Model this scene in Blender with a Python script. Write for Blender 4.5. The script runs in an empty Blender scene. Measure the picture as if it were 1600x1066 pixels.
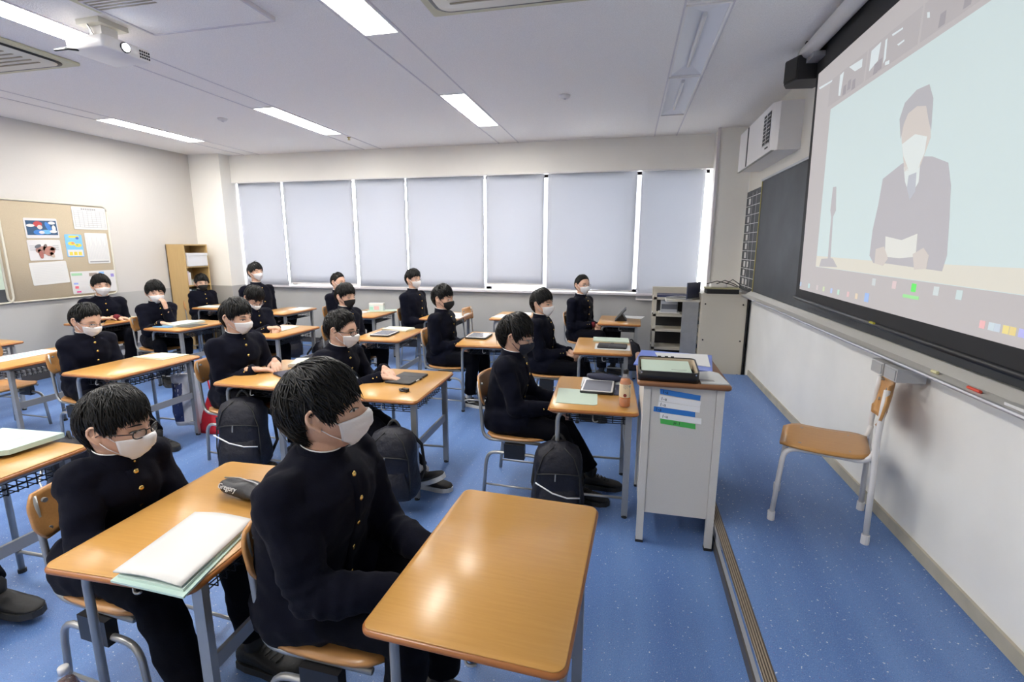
import bpy, math, random
import numpy as np
from mathutils import Vector, Matrix
R = math.radians
random.seed(7); rng = np.random.default_rng(7)
scn = bpy.context.scene
col = scn.collection

# ---------------------------------------------------------------- camera
def make_camera():
    yaw, pitch, roll = 0.2292, -0.1915, 0.0021
    f = Vector((-math.sin(yaw)*math.cos(pitch), math.cos(yaw)*math.cos(pitch), math.sin(pitch)))
    r = Vector((math.cos(yaw), math.sin(yaw), 0)); u = r.cross(f)
    r2 = r*math.cos(roll)+u*math.sin(roll); u2 = u*math.cos(roll)-r*math.sin(roll)
    cd = bpy.data.cameras.new('camera'); co = bpy.data.objects.new('camera', cd); col.objects.link(co)
    cd.sensor_width = 36; cd.lens = 764.7/1600*36; cd.clip_start = .05
    m = Matrix((( r2.x, u2.x, -f.x, 0), (r2.y, u2.y, -f.y, 0), (r2.z, u2.z, -f.z, 1.518), (0, 0, 0, 1)))
    co.matrix_world = m
    scn.camera = co
make_camera()
# ---------------------------------------------------------------- world, exposure
w = bpy.data.worlds.new('world'); scn.world = w; w.use_nodes = True
w.node_tree.nodes['Background'].inputs[0].default_value = (.95, .97, 1.0, 1)
w.node_tree.nodes['Background'].inputs[1].default_value = 16.0
scn.view_settings.view_transform = 'Standard'; scn.view_settings.look = 'None'
scn.view_settings.exposure = 0.30; scn.view_settings.gamma = 1; scn.view_settings.use_curve_mapping = False
LAMP = 42.0        # ceiling luminaire diffusers
SCREEN = 1.0

# ---------------------------------------------------------------- materials
def srgb(r, g, b):
    f = lambda c: (c/255/12.92) if c/255 <= .04045 else ((c/255+.055)/1.055)**2.4
    return (f(r), f(g), f(b), 1)
MATS = {}
def mat(name, c, rough=.6, metal=0, spec=.5, noise=None, bump=None, coat=0, emit=None, trans=0, alpha=None, sheen=0):
    """noise=(scale, amount) colour variation, bump=(scale, strength)"""
    if name in MATS: return MATS[name]
    m = bpy.data.materials.new(name); m.use_nodes = True; nt = m.node_tree; b = nt.nodes['Principled BSDF']
    c = c if len(c) == 4 else (*c, 1)
    b.inputs['Base Color'].default_value = c
    b.inputs['Roughness'].default_value = rough; b.inputs['Metallic'].default_value = metal
    b.inputs['Specular IOR Level'].default_value = spec
    b.inputs['Coat Weight'].default_value = coat
    b.inputs['Transmission Weight'].default_value = trans
    b.inputs['Sheen Weight'].default_value = sheen
    if emit: b.inputs['Emission Color'].default_value = (*emit[0][:3], 1); b.inputs['Emission Strength'].default_value = emit[1]
    if alpha is not None: b.inputs['Alpha'].default_value = alpha
    tc = nt.nodes.new('ShaderNodeTexCoord')
    if noise:
        n = nt.nodes.new('ShaderNodeTexNoise'); n.inputs['Scale'].default_value = noise[0]; n.inputs['Detail'].default_value = 4
        nt.links.new(tc.outputs['Object'], n.inputs['Vector'])
        mr = nt.nodes.new('ShaderNodeMapRange'); mr.inputs[1].default_value = .3; mr.inputs[2].default_value = .7
        mr.inputs[3].default_value = 1-noise[1]; mr.inputs[4].default_value = 1+noise[1]
        nt.links.new(n.outputs['Fac'], mr.inputs[0])
        mx = nt.nodes.new('ShaderNodeVectorMath'); mx.operation = 'MULTIPLY'
        mx.inputs[0].default_value = c[:3]; nt.links.new(mr.outputs[0], mx.inputs[1])
        nt.links.new(mx.outputs[0], b.inputs['Base Color'])
    if bump:
        n = nt.nodes.new('ShaderNodeTexNoise'); n.inputs['Scale'].default_value = bump[0]; n.inputs['Detail'].default_value = 5
        nt.links.new(tc.outputs['Object'], n.inputs['Vector'])
        bp = nt.nodes.new('ShaderNodeBump'); bp.inputs['Strength'].default_value = bump[1]; bp.inputs['Distance'].default_value = .01
        nt.links.new(n.outputs['Fac'], bp.inputs['Height']); nt.links.new(bp.outputs[0], b.inputs['Normal'])
    MATS[name] = m; return m

def wood(name, c1, c2, rough=.3, scale=(1, 14, 14), grain=9):
    if name in MATS: return MATS[name]
    m = bpy.data.materials.new(name); m.use_nodes = True; nt = m.node_tree; b = nt.nodes['Principled BSDF']
    tc = nt.nodes.new('ShaderNodeTexCoord'); mp = nt.nodes.new('ShaderNodeMapping'); mp.inputs['Scale'].default_value = scale
    n = nt.nodes.new('ShaderNodeTexNoise'); n.inputs['Scale'].default_value = grain; n.inputs['Detail'].default_value = 6; n.inputs['Distortion'].default_value = .4
    cr = nt.nodes.new('ShaderNodeMix'); cr.data_type = 'RGBA'
    cr.inputs[6].default_value = c1; cr.inputs[7].default_value = c2
    nt.links.new(tc.outputs['Object'], mp.inputs[0]); nt.links.new(mp.outputs[0], n.inputs['Vector'])
    nt.links.new(n.outputs['Fac'], cr.inputs[0]); nt.links.new(cr.outputs[2], b.inputs['Base Color'])
    b.inputs['Roughness'].default_value = rough
    MATS[name] = m; return m

def floor_mat(name):
    m = bpy.data.materials.new(name); m.use_nodes = True; nt = m.node_tree; b = nt.nodes['Principled BSDF']
    tc = nt.nodes.new('ShaderNodeTexCoord')
    mp = nt.nodes.new('ShaderNodeMapping'); mp.inputs['Scale'].default_value = (3.2, .45, 1); mp.inputs['Rotation'].default_value = (0, 0, R(78))
    n1 = nt.nodes.new('ShaderNodeTexNoise'); n1.inputs['Scale'].default_value = 1.6; n1.inputs['Detail'].default_value = 3
    nt.links.new(tc.outputs['Object'], mp.inputs[0]); nt.links.new(mp.outputs[0], n1.inputs['Vector'])
    mix = nt.nodes.new('ShaderNodeMix'); mix.data_type = 'RGBA'
    mix.inputs[6].default_value = (.082, .165, .40, 1); mix.inputs[7].default_value = (.135, .245, .51, 1)
    cr = nt.nodes.new('ShaderNodeMapRange'); cr.inputs[1].default_value = .3; cr.inputs[2].default_value = .7
    nt.links.new(n1.outputs['Fac'], cr.inputs[0]); nt.links.new(cr.outputs[0], mix.inputs[0])
    cur = mix.outputs[2]
    for sc, lo, hi, colr, amt in ((260, .62, .68, (.32, .42, .62, 1), .55), (310, .64, .70, (.015, .03, .10, 1), .7), (120, .66, .70, (.20, .16, .34, 1), .45), (90, .72, .74, (.75, .75, .72, 1), .8)):
        n = nt.nodes.new('ShaderNodeTexNoise'); n.inputs['Scale'].default_value = sc; n.inputs['Detail'].default_value = 1
        nt.links.new(tc.outputs['Object'], n.inputs['Vector'])
        mr = nt.nodes.new('ShaderNodeMapRange'); mr.inputs[1].default_value = lo; mr.inputs[2].default_value = hi; mr.inputs[4].default_value = amt
        nt.links.new(n.outputs['Fac'], mr.inputs[0])
        mm = nt.nodes.new('ShaderNodeMix'); mm.data_type = 'RGBA'; mm.inputs[7].default_value = colr
        nt.links.new(mr.outputs[0], mm.inputs[0]); nt.links.new(cur, mm.inputs[6]); cur = mm.outputs[2]
    nt.links.new(cur, b.inputs['Base Color'])
    b.inputs['Roughness'].default_value = .42; b.inputs['Specular IOR Level'].default_value = .3
    return m

def blind_mat():
    m = bpy.data.materials.new('blind_fabric'); m.use_nodes = True; nt = m.node_tree
    for n in list(nt.nodes): nt.nodes.remove(n)
    o = nt.nodes.new('ShaderNodeOutputMaterial'); d = nt.nodes.new('ShaderNodeBsdfDiffuse'); t = nt.nodes.new('ShaderNodeBsdfTranslucent')
    mx = nt.nodes.new('ShaderNodeMixShader'); mx.inputs[0].default_value = .19
    d.inputs[0].default_value = (.52, .53, .575, 1); t.inputs[0].default_value = (.62, .645, .69, 1)
    nt.links.new(d.outputs[0], mx.inputs[1]); nt.links.new(t.outputs[0], mx.inputs[2]); nt.links.new(mx.outputs[0], o.inputs[0])
    tc = nt.nodes.new('ShaderNodeTexCoord'); n = nt.nodes.new('ShaderNodeTexNoise'); n.inputs['Scale'].default_value = 300
    bp = nt.nodes.new('ShaderNodeBump'); bp.inputs['Strength'].default_value = .15; bp.inputs['Distance'].default_value = .002
    nt.links.new(tc.outputs['Object'], n.inputs['Vector']); nt.links.new(n.outputs['Fac'], bp.inputs['Height']); nt.links.new(bp.outputs[0], d.inputs['Normal'])
    return m

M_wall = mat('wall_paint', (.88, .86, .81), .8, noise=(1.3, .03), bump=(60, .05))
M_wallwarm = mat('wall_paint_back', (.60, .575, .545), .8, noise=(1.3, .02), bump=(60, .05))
M_grey = mat('wall_lower_panel', (.46, .455, .44), .6, noise=(2, .04), bump=(30, .03))
M_front = mat('front_wall_panel', (.84, .83, .79), .55, noise=(2.2, .05), bump=(25, .05))
M_ceil = mat('ceiling_board', (.90, .87, .84), .95, noise=(160, .07), bump=(120, .35))
M_trimc = mat('ceiling_trim', (.66, .63, .66), .6)
M_base = mat('baseboard_vinyl', (.07, .065, .065), .5)
M_basel = mat('baseboard_light', (.42, .39, .31), .5, noise=(6, .15))
M_floor = floor_mat('blue_vinyl_floor')
M_steel = mat('grey_steel_tube', (.40, .40, .39), .32, metal=.55, noise=(12, .08))
M_steeld = mat('grey_flat_bar', (.33, .33, .33), .4, metal=.4)
M_white = mat('white_paint', (.78, .76, .75), .35)
M_black = mat('black_plastic', (.012, .012, .014), .42)
M_blackd = mat('black_rubber', (.02, .02, .02), .7)
M_top = wood('desk_laminate', (.48, .245, .060, 1), (.58, .32, .095, 1), .28)
M_edge = wood('desk_edge_band', (.30, .105, .025, 1), (.40, .15, .04, 1), .3)
M_ply = wood('chair_plywood', (.42, .20, .065, 1), (.55, .28, .10, 1), .3)
M_plyed = mat('plywood_edge', (.33, .14, .04), .5)
M_paper = mat('white_paper', (.68, .68, .67), .7)
M_cream = mat('cream_paper', (.66, .66, .52), .7)
M_green = mat('pale_green_paper', (.52, .62, .52), .6)
M_mint = mat('mint_folder', (.50, .66, .60), .4)
M_cloth = mat('navy_uniform_wool', (.0034, .0040, .0105), .85, spec=.10, bump=(350, .25), sheen=.03)
M_trous = mat('black_uniform_wool', (.0028, .0031, .006), .88, spec=.10, bump=(350, .25), sheen=.0)
M_skin = mat('skin', (.66, .41, .295), .5, spec=.35, noise=(25, .05), bump=(180, .06))
M_skin.node_tree.nodes['Principled BSDF'].inputs['Subsurface Weight'].default_value = .08
M_skin.node_tree.nodes['Principled BSDF'].inputs['Subsurface Radius'].default_value = (.02, .007, .004)
M_hair = mat('black_hair', (.0040, .0036, .0035), .40, spec=.30)
M_mask = mat('white_mask_fabric', (.80, .79, .79), .85, bump=(200, .12))
M_maskb = mat('black_mask_fabric', (.012, .012, .013), .8, bump=(250, .15))
M_maskn = mat('navy_mask_fabric', (.013, .018, .035), .75, bump=(250, .15))
M_gold = mat('brass_button', (.75, .52, .17), .25, metal=1)
M_eyew = mat('eye_white', (.70, .68, .66), .2)
M_iris = mat('dark_iris', (.012, .008, .006), .1)
M_brow = mat('brow_hair', (.012, .010, .009), .7)
M_lens = mat('spectacle_lens', (.9, .95, 1), .03, alpha=.16)
M_red = mat('dark_red_knit', (.16, .012, .02), .9, bump=(150, .4))
M_shoeb = mat('black_shoe', (.008, .008, .009), .6, bump=(90, .1))
M_solew = mat('white_shoe_sole', (.62, .61, .58), .5)
M_soled = mat('dark_shoe_sole', (.03, .03, .03), .6)
M_sock = mat('white_sock', (.7, .7, .7), .9)
M_navy = mat('navy_bag_nylon', (.003, .0034, .011), .6, bump=(28, .8))
M_reflect = mat('white_piping', (.72, .72, .72), .4)
M_beige = mat('beige_cabinet_steel', (.60, .56, .47), .5, noise=(260, .04))
M_chrome = mat('chrome', (.7, .7, .7), .15, metal=1)

# ---------------------------------------------------------------- geometry builder
class MB:
    def __init__(s): s.v = []; s.f = []; s.n = 0
    def add(s, v, f):
        s.v.extend([tuple(map(float, p)) for p in v]); s.f.extend([tuple(int(i)+s.n for i in q) for q in f]); s.n = len(s.v); return s
    def box(s, x0, x1, y0, y1, z0, z1, M=None, bev=0):
        if bev: return s.rbox(x0, x1, y0, y1, z0, z1, bev, M)
        v = [(x, y, z) for x in (x0, x1) for y in (y0, y1) for z in (z0, z1)]
        if M is not None: v = [M @ Vector(p) for p in v]
        return s.add(v, [(0, 1, 3, 2), (4, 6, 7, 5), (0, 4, 5, 1), (2, 3, 7, 6), (0, 2, 6, 4), (1, 5, 7, 3)])
    def rbox(s, x0, x1, y0, y1, z0, z1, r, M=None, seg=3):
        """box with rounded vertical corners and small chamfer top and bottom"""
        pts = []
        for cx, cy, a0 in ((x1-r, y1-r, 0), (x0+r, y1-r, 90), (x0+r, y0+r, 180), (x1-r, y0+r, 270)):
            for i in range(seg+1):
                a = R(a0+90*i/seg); pts.append((cx, cy, math.cos(a), math.sin(a)))
        c = min(r*.35, (z1-z0)*.3); V = []
        for z, ins in ((z0, c), (z0+c, 0), (z1-c, 0), (z1, c)):
            for cx, cy, ca, sa in pts: V.append((cx+(r-ins)*ca, cy+(r-ins)*sa, z))
        n = len(pts); F = []
        for k in range(3):
            for i in range(n): j = (i+1) % n; F.append((k*n+i, k*n+j, (k+1)*n+j, (k+1)*n+i))
        F.append(tuple(range(n-1, -1, -1))); F.append(tuple(range(3*n, 4*n)))
        if M is not None: V = [M @ Vector(p) for p in V]
        return s.add(V, F)
    def bar(s, a, b, w, h, up=(0, 0, 1)):
        a = Vector(a); b = Vector(b); d = (b-a).normalized(); up = Vector(up)
        sd = d.cross(up)
        if sd.length < 1e-4: sd = d.cross(Vector((1, 0, 0)))
        sd.normalize(); u = sd.cross(d)
        v = [p+sd*i*w/2+u*j*h/2 for p in (a, b) for i, j in ((-1, -1), (1, -1), (1, 1), (-1, 1))]
        return s.add(v, [(3, 2, 1, 0), (4, 5, 6, 7), (0, 1, 5, 4), (1, 2, 6, 5), (2, 3, 7, 6), (3, 0, 4, 7)])
    def tube(s, pts, r, seg=8, cap=True, round_=False):
        P = [Vector(p) for p in pts]; n = len(P)
        rr = list(r) if hasattr(r, '__len__') else [r]*n
        if round_:   # hemispherical ends
            d0 = (P[0]-P[1]).normalized(); d1 = (P[-1]-P[-2]).normalized()
            P = [P[0]+d0*rr[0]*.95, P[0]+d0*rr[0]*.6]+P+[P[-1]+d1*rr[-1]*.6, P[-1]+d1*rr[-1]*.95]
            rr = [rr[0]*.3, rr[0]*.8]+rr+[rr[-1]*.8, rr[-1]*.3]; n += 4
        T = []
        for i in range(n):
            t = (P[min(i+1, n-1)]-P[max(i-1, 0)])
            T.append(t.normalized() if t.length > 1e-9 else Vector((0, 0, 1)))
        a = Vector((0, 0, 1)) if abs(T[0].z) < .9 else Vector((1, 0, 0))
        u = (a-T[0]*a.dot(T[0])).normalized(); V = []
        for i in range(n):
            u = (u-T[i]*u.dot(T[i])).normalized(); w_ = T[i].cross(u)
            for k in range(seg):
                an = 2*math.pi*k/seg; V.append(P[i]+(u*math.cos(an)+w_*math.sin(an))*rr[i])
        F = []
        for i in range(n-1):
            for k in range(seg): j = (k+1) % seg; F.append((i*seg+k, i*seg+j, (i+1)*seg+j, (i+1)*seg+k))
        if cap: F.append(tuple(range(seg-1, -1, -1))); F.append(tuple((n-1)*seg+k for k in range(seg)))
        return s.add(V, F)
    def cyl(s, a, b, r, seg=16, r2=None): return s.tube([a, b], [r, r if r2 is None else r2], seg)
    def ell(s, c, rx, ry, rz, M=None, nu=14, nv=9):
        V = [(0, 0, 1)]
        for i in range(1, nv):
            t = math.pi*i/nv
            for k in range(nu): p = 2*math.pi*k/nu; V.append((math.sin(t)*math.cos(p), math.sin(t)*math.sin(p), math.cos(t)))
        V.append((0, 0, -1)); c = Vector(c)
        V = [Vector((x*rx, y*ry, z*rz)) for x, y, z in V]
        V = [(M @ p if M is not None else p)+c for p in V]
        F = [(0, 1+k, 1+(k+1) % nu) for k in range(nu)]
        for i in range(nv-2):
            for k in range(nu): j = (k+1) % nu; F.append((1+i*nu+k, 1+(i+1)*nu+k, 1+(i+1)*nu+j, 1+i*nu+j))
        L = 1+(nv-2)*nu; F += [(L+k, len(V)-1, L+(k+1) % nu) for k in range(nu)]
        return s.add(V, F)
    def loft(s, rings, cap=True):
        n = len(rings[0]); V = [p for r_ in rings for p in r_]; F = []
        for i in range(len(rings)-1):
            for k in range(n): j = (k+1) % n; F.append((i*n+k, i*n+j, (i+1)*n+j, (i+1)*n+k))
        if cap: F.append(tuple(range(n-1, -1, -1))); F.append(tuple((len(rings)-1)*n+k for k in range(n)))
        return s.add(V, F)
    def lathe(s, prof, c=(0, 0, 0), seg=20):
        return s.loft([[(c[0]+r_*math.cos(2*math.pi*k/seg), c[1]+r_*math.sin(2*math.pi*k/seg), c[2]+z) for k in range(seg)] for r_, z in prof])
    def grid(s, G):
        """G (n,m,3) open surface"""
        n, m = G.shape[:2]
        return s.add(G.reshape(-1, 3), [(i*m+j, i*m+j+1, (i+1)*m+j+1, (i+1)*m+j) for i in range(n-1) for j in range(m-1)])
    def prism(s, pts, z0, z1, M=None):
        n = len(pts); V = [(x, y, z) for z in (z0, z1) for x, y in pts]
        if M is not None: V = [M @ Vector(p) for p in V]
        return s.add(V, [tuple(range(n-1, -1, -1)), tuple(range(n, 2*n))]+[(i, (i+1) % n, n+(i+1) % n, n+i) for i in range(n)])
    def build(s, name, m, parent=None, smooth=False, loc=None, rot=None, kind=None):
        me = bpy.data.meshes.new(name); me.from_pydata(s.v, [], s.f); me.update()
        if smooth is True: me.polygons.foreach_set('use_smooth', [True]*len(me.polygons))
        elif smooth: me.shade_smooth_by_angle(R(smooth)) if hasattr(me, 'shade_smooth_by_angle') else me.polygons.foreach_set('use_smooth', [True]*len(me.polygons))
        if m is not None: me.materials.append(m)
        o = bpy.data.objects.new(name, me); col.objects.link(o)
        if parent is not None: o.parent = parent
        if loc is not None: o.location = loc
        if rot is not None: o.rotation_euler = rot
        if kind: o['kind'] = kind
        return o
def tag(o, label, cat, group=None):
    o['label'] = label; o['category'] = cat
    if group: o['group'] = group
    return o
def thing(name, label, cat, loc=(0, 0, 0), rz=0, group=None):
    o = bpy.data.objects.new(name, None); col.objects.link(o); o.empty_display_size = .1
    o.location = loc; o.rotation_euler = (0, 0, rz); return tag(o, label, cat, group)
def dup(root, loc, rz, label, group=None):
    r = root.copy(); col.objects.link(r); r.location = loc; r.rotation_euler = (0, 0, rz); r['label'] = label
    if group: r['group'] = group
    for ch in list(root.children):
        c = ch.copy(); col.objects.link(c); c.parent = r
        for g in list(ch.children): d = g.copy(); col.objects.link(d); d.parent = c
    return r
def struct(o): o['kind'] = 'structure'; return o
def arc(p, q, c, n=5):
    """quadratic curve p->q with control c"""
    p, q, c = Vector(p), Vector(q), Vector(c)
    return [p*(1-t)**2+c*2*t*(1-t)+q*t*t for t in [i/n for i in range(n+1)]]
def text_mesh(name, s, size, m, parent, M, extrude=.0006, align='LEFT'):
    cu = bpy.data.curves.new(name, 'FONT'); cu.body = s; cu.size = size; cu.extrude = extrude; cu.align_x = align; cu.resolution_u = 3
    o = bpy.data.objects.new(name, cu); col.objects.link(o)
    dg = bpy.context.evaluated_depsgraph_get(); me = bpy.data.meshes.new_from_object(o.evaluated_get(dg))
    bpy.data.objects.remove(o); me.transform(M); me.materials.clear(); me.materials.append(m)
    o = bpy.data.objects.new(name, me); col.objects.link(o); o.parent = parent; return o
# ================================================================ room shell
X0, X1, Y0, Y1, ZC = -6.52, 1.32, -1.5, 6.80, 2.855
ZS, ZB = .905, 2.475       # window sill, underside of the window beam
struct(MB().box(X0-.2, X1+.2, Y0-.2, Y1+.2, -.1, 0).build('floor', M_floor))
ceil = struct(MB().box(X0-.2, X1+.2, Y0-.2, Y1+.2, ZC+.03, ZC+.15).build('ceiling', M_ceil))
# ceiling boards between the luminaire rows and narrow boards inside the rows
ROWS = (-5.56, -3.57, -1.60, .38); LW = .262
SEG = [(-.62, .57), (1.98, 3.17), (4.48, 5.67)]
edges = [X0]
for x in ROWS: edges += [x-LW/2, x+LW/2]
edges.append(X1)
for i in range(0, len(edges), 2):
    MB().box(edges[i]+.004, edges[i+1]-.004, Y0, Y1, ZC, ZC+.03).build('ceiling_board', M_ceil, ceil)
rowseg = {}
for x in ROWS:
    ys = list(SEG) if x < 0 else [(-.62, .57), (.60, 1.79), (1.98, 3.17), (3.22, 4.43), (4.46, 5.65)]
    rowseg[x] = ys; y = Y0
    for a, b in ys+[(Y1, Y1)]:
        if a-y > .03: MB().box(x-LW/2+.004, x+LW/2-.004, y+.003, a-.003, ZC+.001, ZC+.03).build('ceiling_board', M_ceil, ceil)
        y = b
for i, x in enumerate(ROWS):
    b = MB()
    for s_ in (-1, 1): b.box(x+s_*LW/2-.006, x+s_*LW/2+.006, Y0, Y1, ZC-.004, ZC+.002)
    struct(b.build('trim_%d' % (i+1), M_trimc))
# back wall (left of the photo), with the grey lower panel
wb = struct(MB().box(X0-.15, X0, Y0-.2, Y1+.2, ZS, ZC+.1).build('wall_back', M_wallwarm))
MB().box(X0-.15, X0+.004, Y0-.2, Y1+.2, 0, ZS).build('lower_panel', M_grey, wb)
struct(MB().box(X0, X0+.012, Y0, 6.43, 0, .075).build('baseboard_back', M_base))
# front wall (blackboard side)
struct(MB().box(X1, X1+.15, Y0-.2, Y1+.2, 0, ZC+.1).build('wall_front', M_front))
wf = struct(MB().box(X1-.006, X1+.001, Y0, 6.3, 1.0, ZC).build('wall_front_upper', mat('front_wall_upper', (.72, .69, .62), .8, bump=(60, .05))))
b = MB(); b.box(X1-.014, X1, Y0, 5.55, .15, .215); struct(b.build('baseboard_front', M_basel))
# corridor wall behind the camera
wc = struct(MB().box(X0-.2, X1+.2, Y0-.15, Y0, 0, ZC+.1).build('wall_corridor', M_wall))
for i, xc in enumerate((-5.2, .2)):
    d = struct(MB().box(xc-.45, xc+.45, Y0-.02, Y0+.03, 0, 2.0).build('door_%d' % (i+1), wood('door_wood', (.35, .25, .14, 1), (.42, .30, .18, 1), .4)))
    MB().box(xc-.2, xc+.2, Y0+.03, Y0+.04, 1.1, 1.8).build('pane', mat('door_glass', (.6, .65, .65), .2), d)
    MB().box(xc+.34, xc+.38, Y0+.03, Y0+.06, .9, 1.1).build('handle', M_chrome, d)
# window wall: lower wall, beam, corner pillars
ww = struct(MB().box(X0, X1, Y1, Y1+.2, 0, ZS).build('wall_window', M_grey))
MB().box(X0, X1, Y1, Y1+.2, ZB, ZC+.1).build('lintel', M_wall, ww)
MB().box(-5.97, .96, 6.64, 6.665, ZB-.02, ZC).build('beam_face', M_wall, ww)
MB().box(-5.97, .96, 6.665, Y1, ZB+.02, ZB+.05).build('beam_soffit', M_wall, ww)
MB().box(-5.97, .96, 6.632, 6.64, ZB-.022, ZB-.008).build('beam_edge_trim', M_white, ww)
struct(MB().box(-5.97, .96, 6.735, Y1, ZS-.03, ZS).build('window_sill', M_trimc))
p = struct(MB().box(X0, -5.97, 6.44, Y1+.2, ZS, ZC+.1).build('wall_pillar_back', M_wall))
MB().box(X0, -5.966, 6.436, Y1+.2, 0, ZS).build('lower_panel', M_grey, p)
struct(MB().box(.96, X1, 6.36, Y1+.2, 0, ZC+.1).build('wall_pillar_front', M_wall))
MB().box(.945, .975, 6.345, 6.37, 0, ZC).build('corner_guard', M_trimc, bpy.data.objects['wall_pillar_front'])
struct(MB().box(-5.97, .96, Y1-.012, Y1, 0, .075).build('baseboard_window', M_base))
# windows: aluminium frames, panes
M_alu = mat('window_aluminium', (.62, .62, .62), .35, metal=.5)
M_glass = mat('window_glass', (.95, .98, 1), .02, alpha=.08)
WX = [-5.97, -5.17, -3.96, -3.14, -1.95, -1.12, .09, .96]
for i in range(7):
    a, c = WX[i], WX[i+1]; f = MB()
    for x in (a+.02, c-.02): f.box(x-.02, x+.02, Y1+.08, Y1+.13, ZS, ZB)
    for z in (ZS+.02, ZB-.02): f.box(a, c, Y1+.08, Y1+.13, z-.02, z+.02)
    fo = struct(f.build('window_%d' % (i+1), M_alu))
    MB().box(a+.04, c-.04, Y1+.10, Y1+.106, ZS+.04, ZB-.04).build('pane', M_glass, fo)
# platform
pl = struct(MB().box(.52, X1, -1.4, 5.55, 0, .158).build('trim_20', M_floor)); pl.name = 'floor_platform'
rs = MB().box(.497, .52, -1.4, 5.55, .045, .14).build('riser_face', mat('riser_grey', (.36, .36, .36), .5), pl)
MB().box(.489, .52, -1.4, 5.55, 0, .045).build('riser_base', M_base, pl)
nb = MB()
nb.box(.483, .524, -1.4, 5.55, .134, .160).build('nosing', mat('nosing_brown', (.10, .075, .055), .45), pl)
for k in range(4):
    MB().box(.487+.009*k, .4905+.009*k, -1.4, 5.55, .160, .1625).build('nosing_rib', mat('nosing_rib', (.30, .25, .19), .4), pl)
MB().box(.481, .4835, -1.4, 5.55, .136, .158).build('nosing_lip', M_chrome, pl)

# roller blinds: one thing per window bay
M_blind = blind_mat()
BL = [(-5.955, -5.185, .895), (-5.155, -3.985, .95), (-3.94, -3.15, .915), (-3.13, -1.975, .925), (-1.94, -1.135, 1.00), (-1.085, .07, .935), (.125, .90, .83)]
BLAB = ['narrow white roller blind at the back end of the window row', 'wide white roller blind, second from the back corner',
        'narrow white roller blind with a crooked hanging bottom edge, third from the back', 'wide white roller blind in the middle of the window row',
        'narrow white roller blind raised higher than the rest above the sill', 'wide white roller blind behind the boy in crossed mittens',
        'white roller blind at the front end, hanging lower than the sill']
for i, (a, c, z) in enumerate(BL):
    t = thing('roller_blind', BLAB[i].replace('boy in crossed mittens', 'boy with red cuffs by the window'), 'blind', ((a+c)/2, 6.745, 0), group='roller blinds on the window wall')
    w2 = (c-a)/2
    nx, nz = 20, 14; G = np.zeros((nz, nx, 3))
    for r_ in range(nz):
        for k in range(nx):
            u = k/(nx-1); v = r_/(nz-1)
            G[r_, k] = (-w2+2*w2*u - (.02*v if i == 6 and k == nx-1 else 0), .004*math.sin(7*u+i)*v + (.012*math.sin(14*u)*v*v if i == 5 else 0), ZB+.005+(z-ZB-.005)*v)
    o = MB().grid(G).build('fabric', M_blind, t, True)
    sm = o.modifiers.new('s', 'SOLIDIFY'); sm.thickness = .0012
    MB().box(-w2, w2, -.008, .008, z-.018, z+.004).build('hem_bar', M_white, t)
    MB().cyl((-w2-.012, 0, ZB+.005), (w2+.012, 0, ZB+.005), .02, 10).build('roller_tube', M_white, t)
# ---- ceiling luminaires
M_lamp = mat('lamp_diffuser', (.9, .9, .9), .4, emit=((1.0, .965, .90), LAMP))
M_off = mat('lamp_reflector', (.74, .75, .80), .35)
def luminaire(x, a, b, on, label):
    t = thing('ceiling_light', label, 'ceiling light', (x, (a+b)/2, ZC), group='recessed lights over the class' if on else 'unlit lights near the blackboard')
    h = (b-a)/2; w2 = LW/2-.012
    fr = MB()
    for s_ in (-1, 1): fr.box(s_*w2-.007, s_*w2+.007, -h, h, -.006, .03); fr.box(-w2, w2, s_*h-.006, s_*h+.006, -.006, .03)
    fr.build('frame', M_white, t)
    if on:
        MB().box(-w2+.006, w2-.006, -h+.006, h-.006, .004, .012).build('diffuser', M_lamp, t)
    else:
        r_ = MB().add([(-w2, -h, 0), (w2, -h, 0), (w2, h, 0), (-w2, h, 0), (-.02, -h+.16, .028), (.02, -h+.16, .028), (.02, h-.16, .028), (-.02, h-.16, .028)],
                      [(0, 4, 5, 1), (1, 5, 6, 2), (2, 6, 7, 3), (3, 7, 4, 0), (4, 7, 6, 5)])
        r_.build('reflector', M_off, t)
        MB().tube([(0, -h+.17, .016), (0, h-.17, .016)], .014, 8).build('lamp_tube', M_white, t)
RN = ['by the back wall', 'over the back desks', 'over the front desks', 'beside the blackboard']
SN = {-.62: 'on the corridor side', .60: 'second from the corridor', 1.98: 'in mid room', 3.22: 'next nearest the windows', 4.48: 'near the windows', 4.46: 'nearest the windows'}
for i, x in enumerate(ROWS):
    for a, b in rowseg[x]:
        luminaire(x, a, b, i < 3, ('lit recessed ceiling light %s, %s' if i < 3 else 'unlit recessed ceiling light %s, %s') % (RN[i], SN[a]))
# ceiling cassette air conditioners
M_cass = mat('cassette_cream', (.60, .57, .40), .5); M_cassw = mat('cassette_white', (.68, .66, .58), .5)
def cassette(x, y, w2, label):
    t = thing('ceiling_air_conditioner', label, 'air conditioner', (x, y, ZC), group='ceiling air conditioners')
    MB().rbox(-w2, w2, -w2, w2, -.022, 0, .015).build('frame', M_cass, t)
    MB().rbox(-w2+.05, w2-.05, -w2+.05, w2-.05, -.030, -.018, .09, seg=6).build('air_slot', M_black, t, 30)
    MB().rbox(-w2+.075, w2-.075, -w2+.075, w2-.075, -.036, -.02, .07, seg=6).build('grille_panel', M_cassw, t, 30)
    g = MB()
    for k in range(12): g.box(-w2+.16, w2-.16, -w2+.17+k*(2*w2-.34)/11.-.006, -w2+.17+k*(2*w2-.34)/11.+.006, -.041, -.035)
    g.build('grille_slats', mat('grille_beige', (.33, .29, .21), .5), t)
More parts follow.
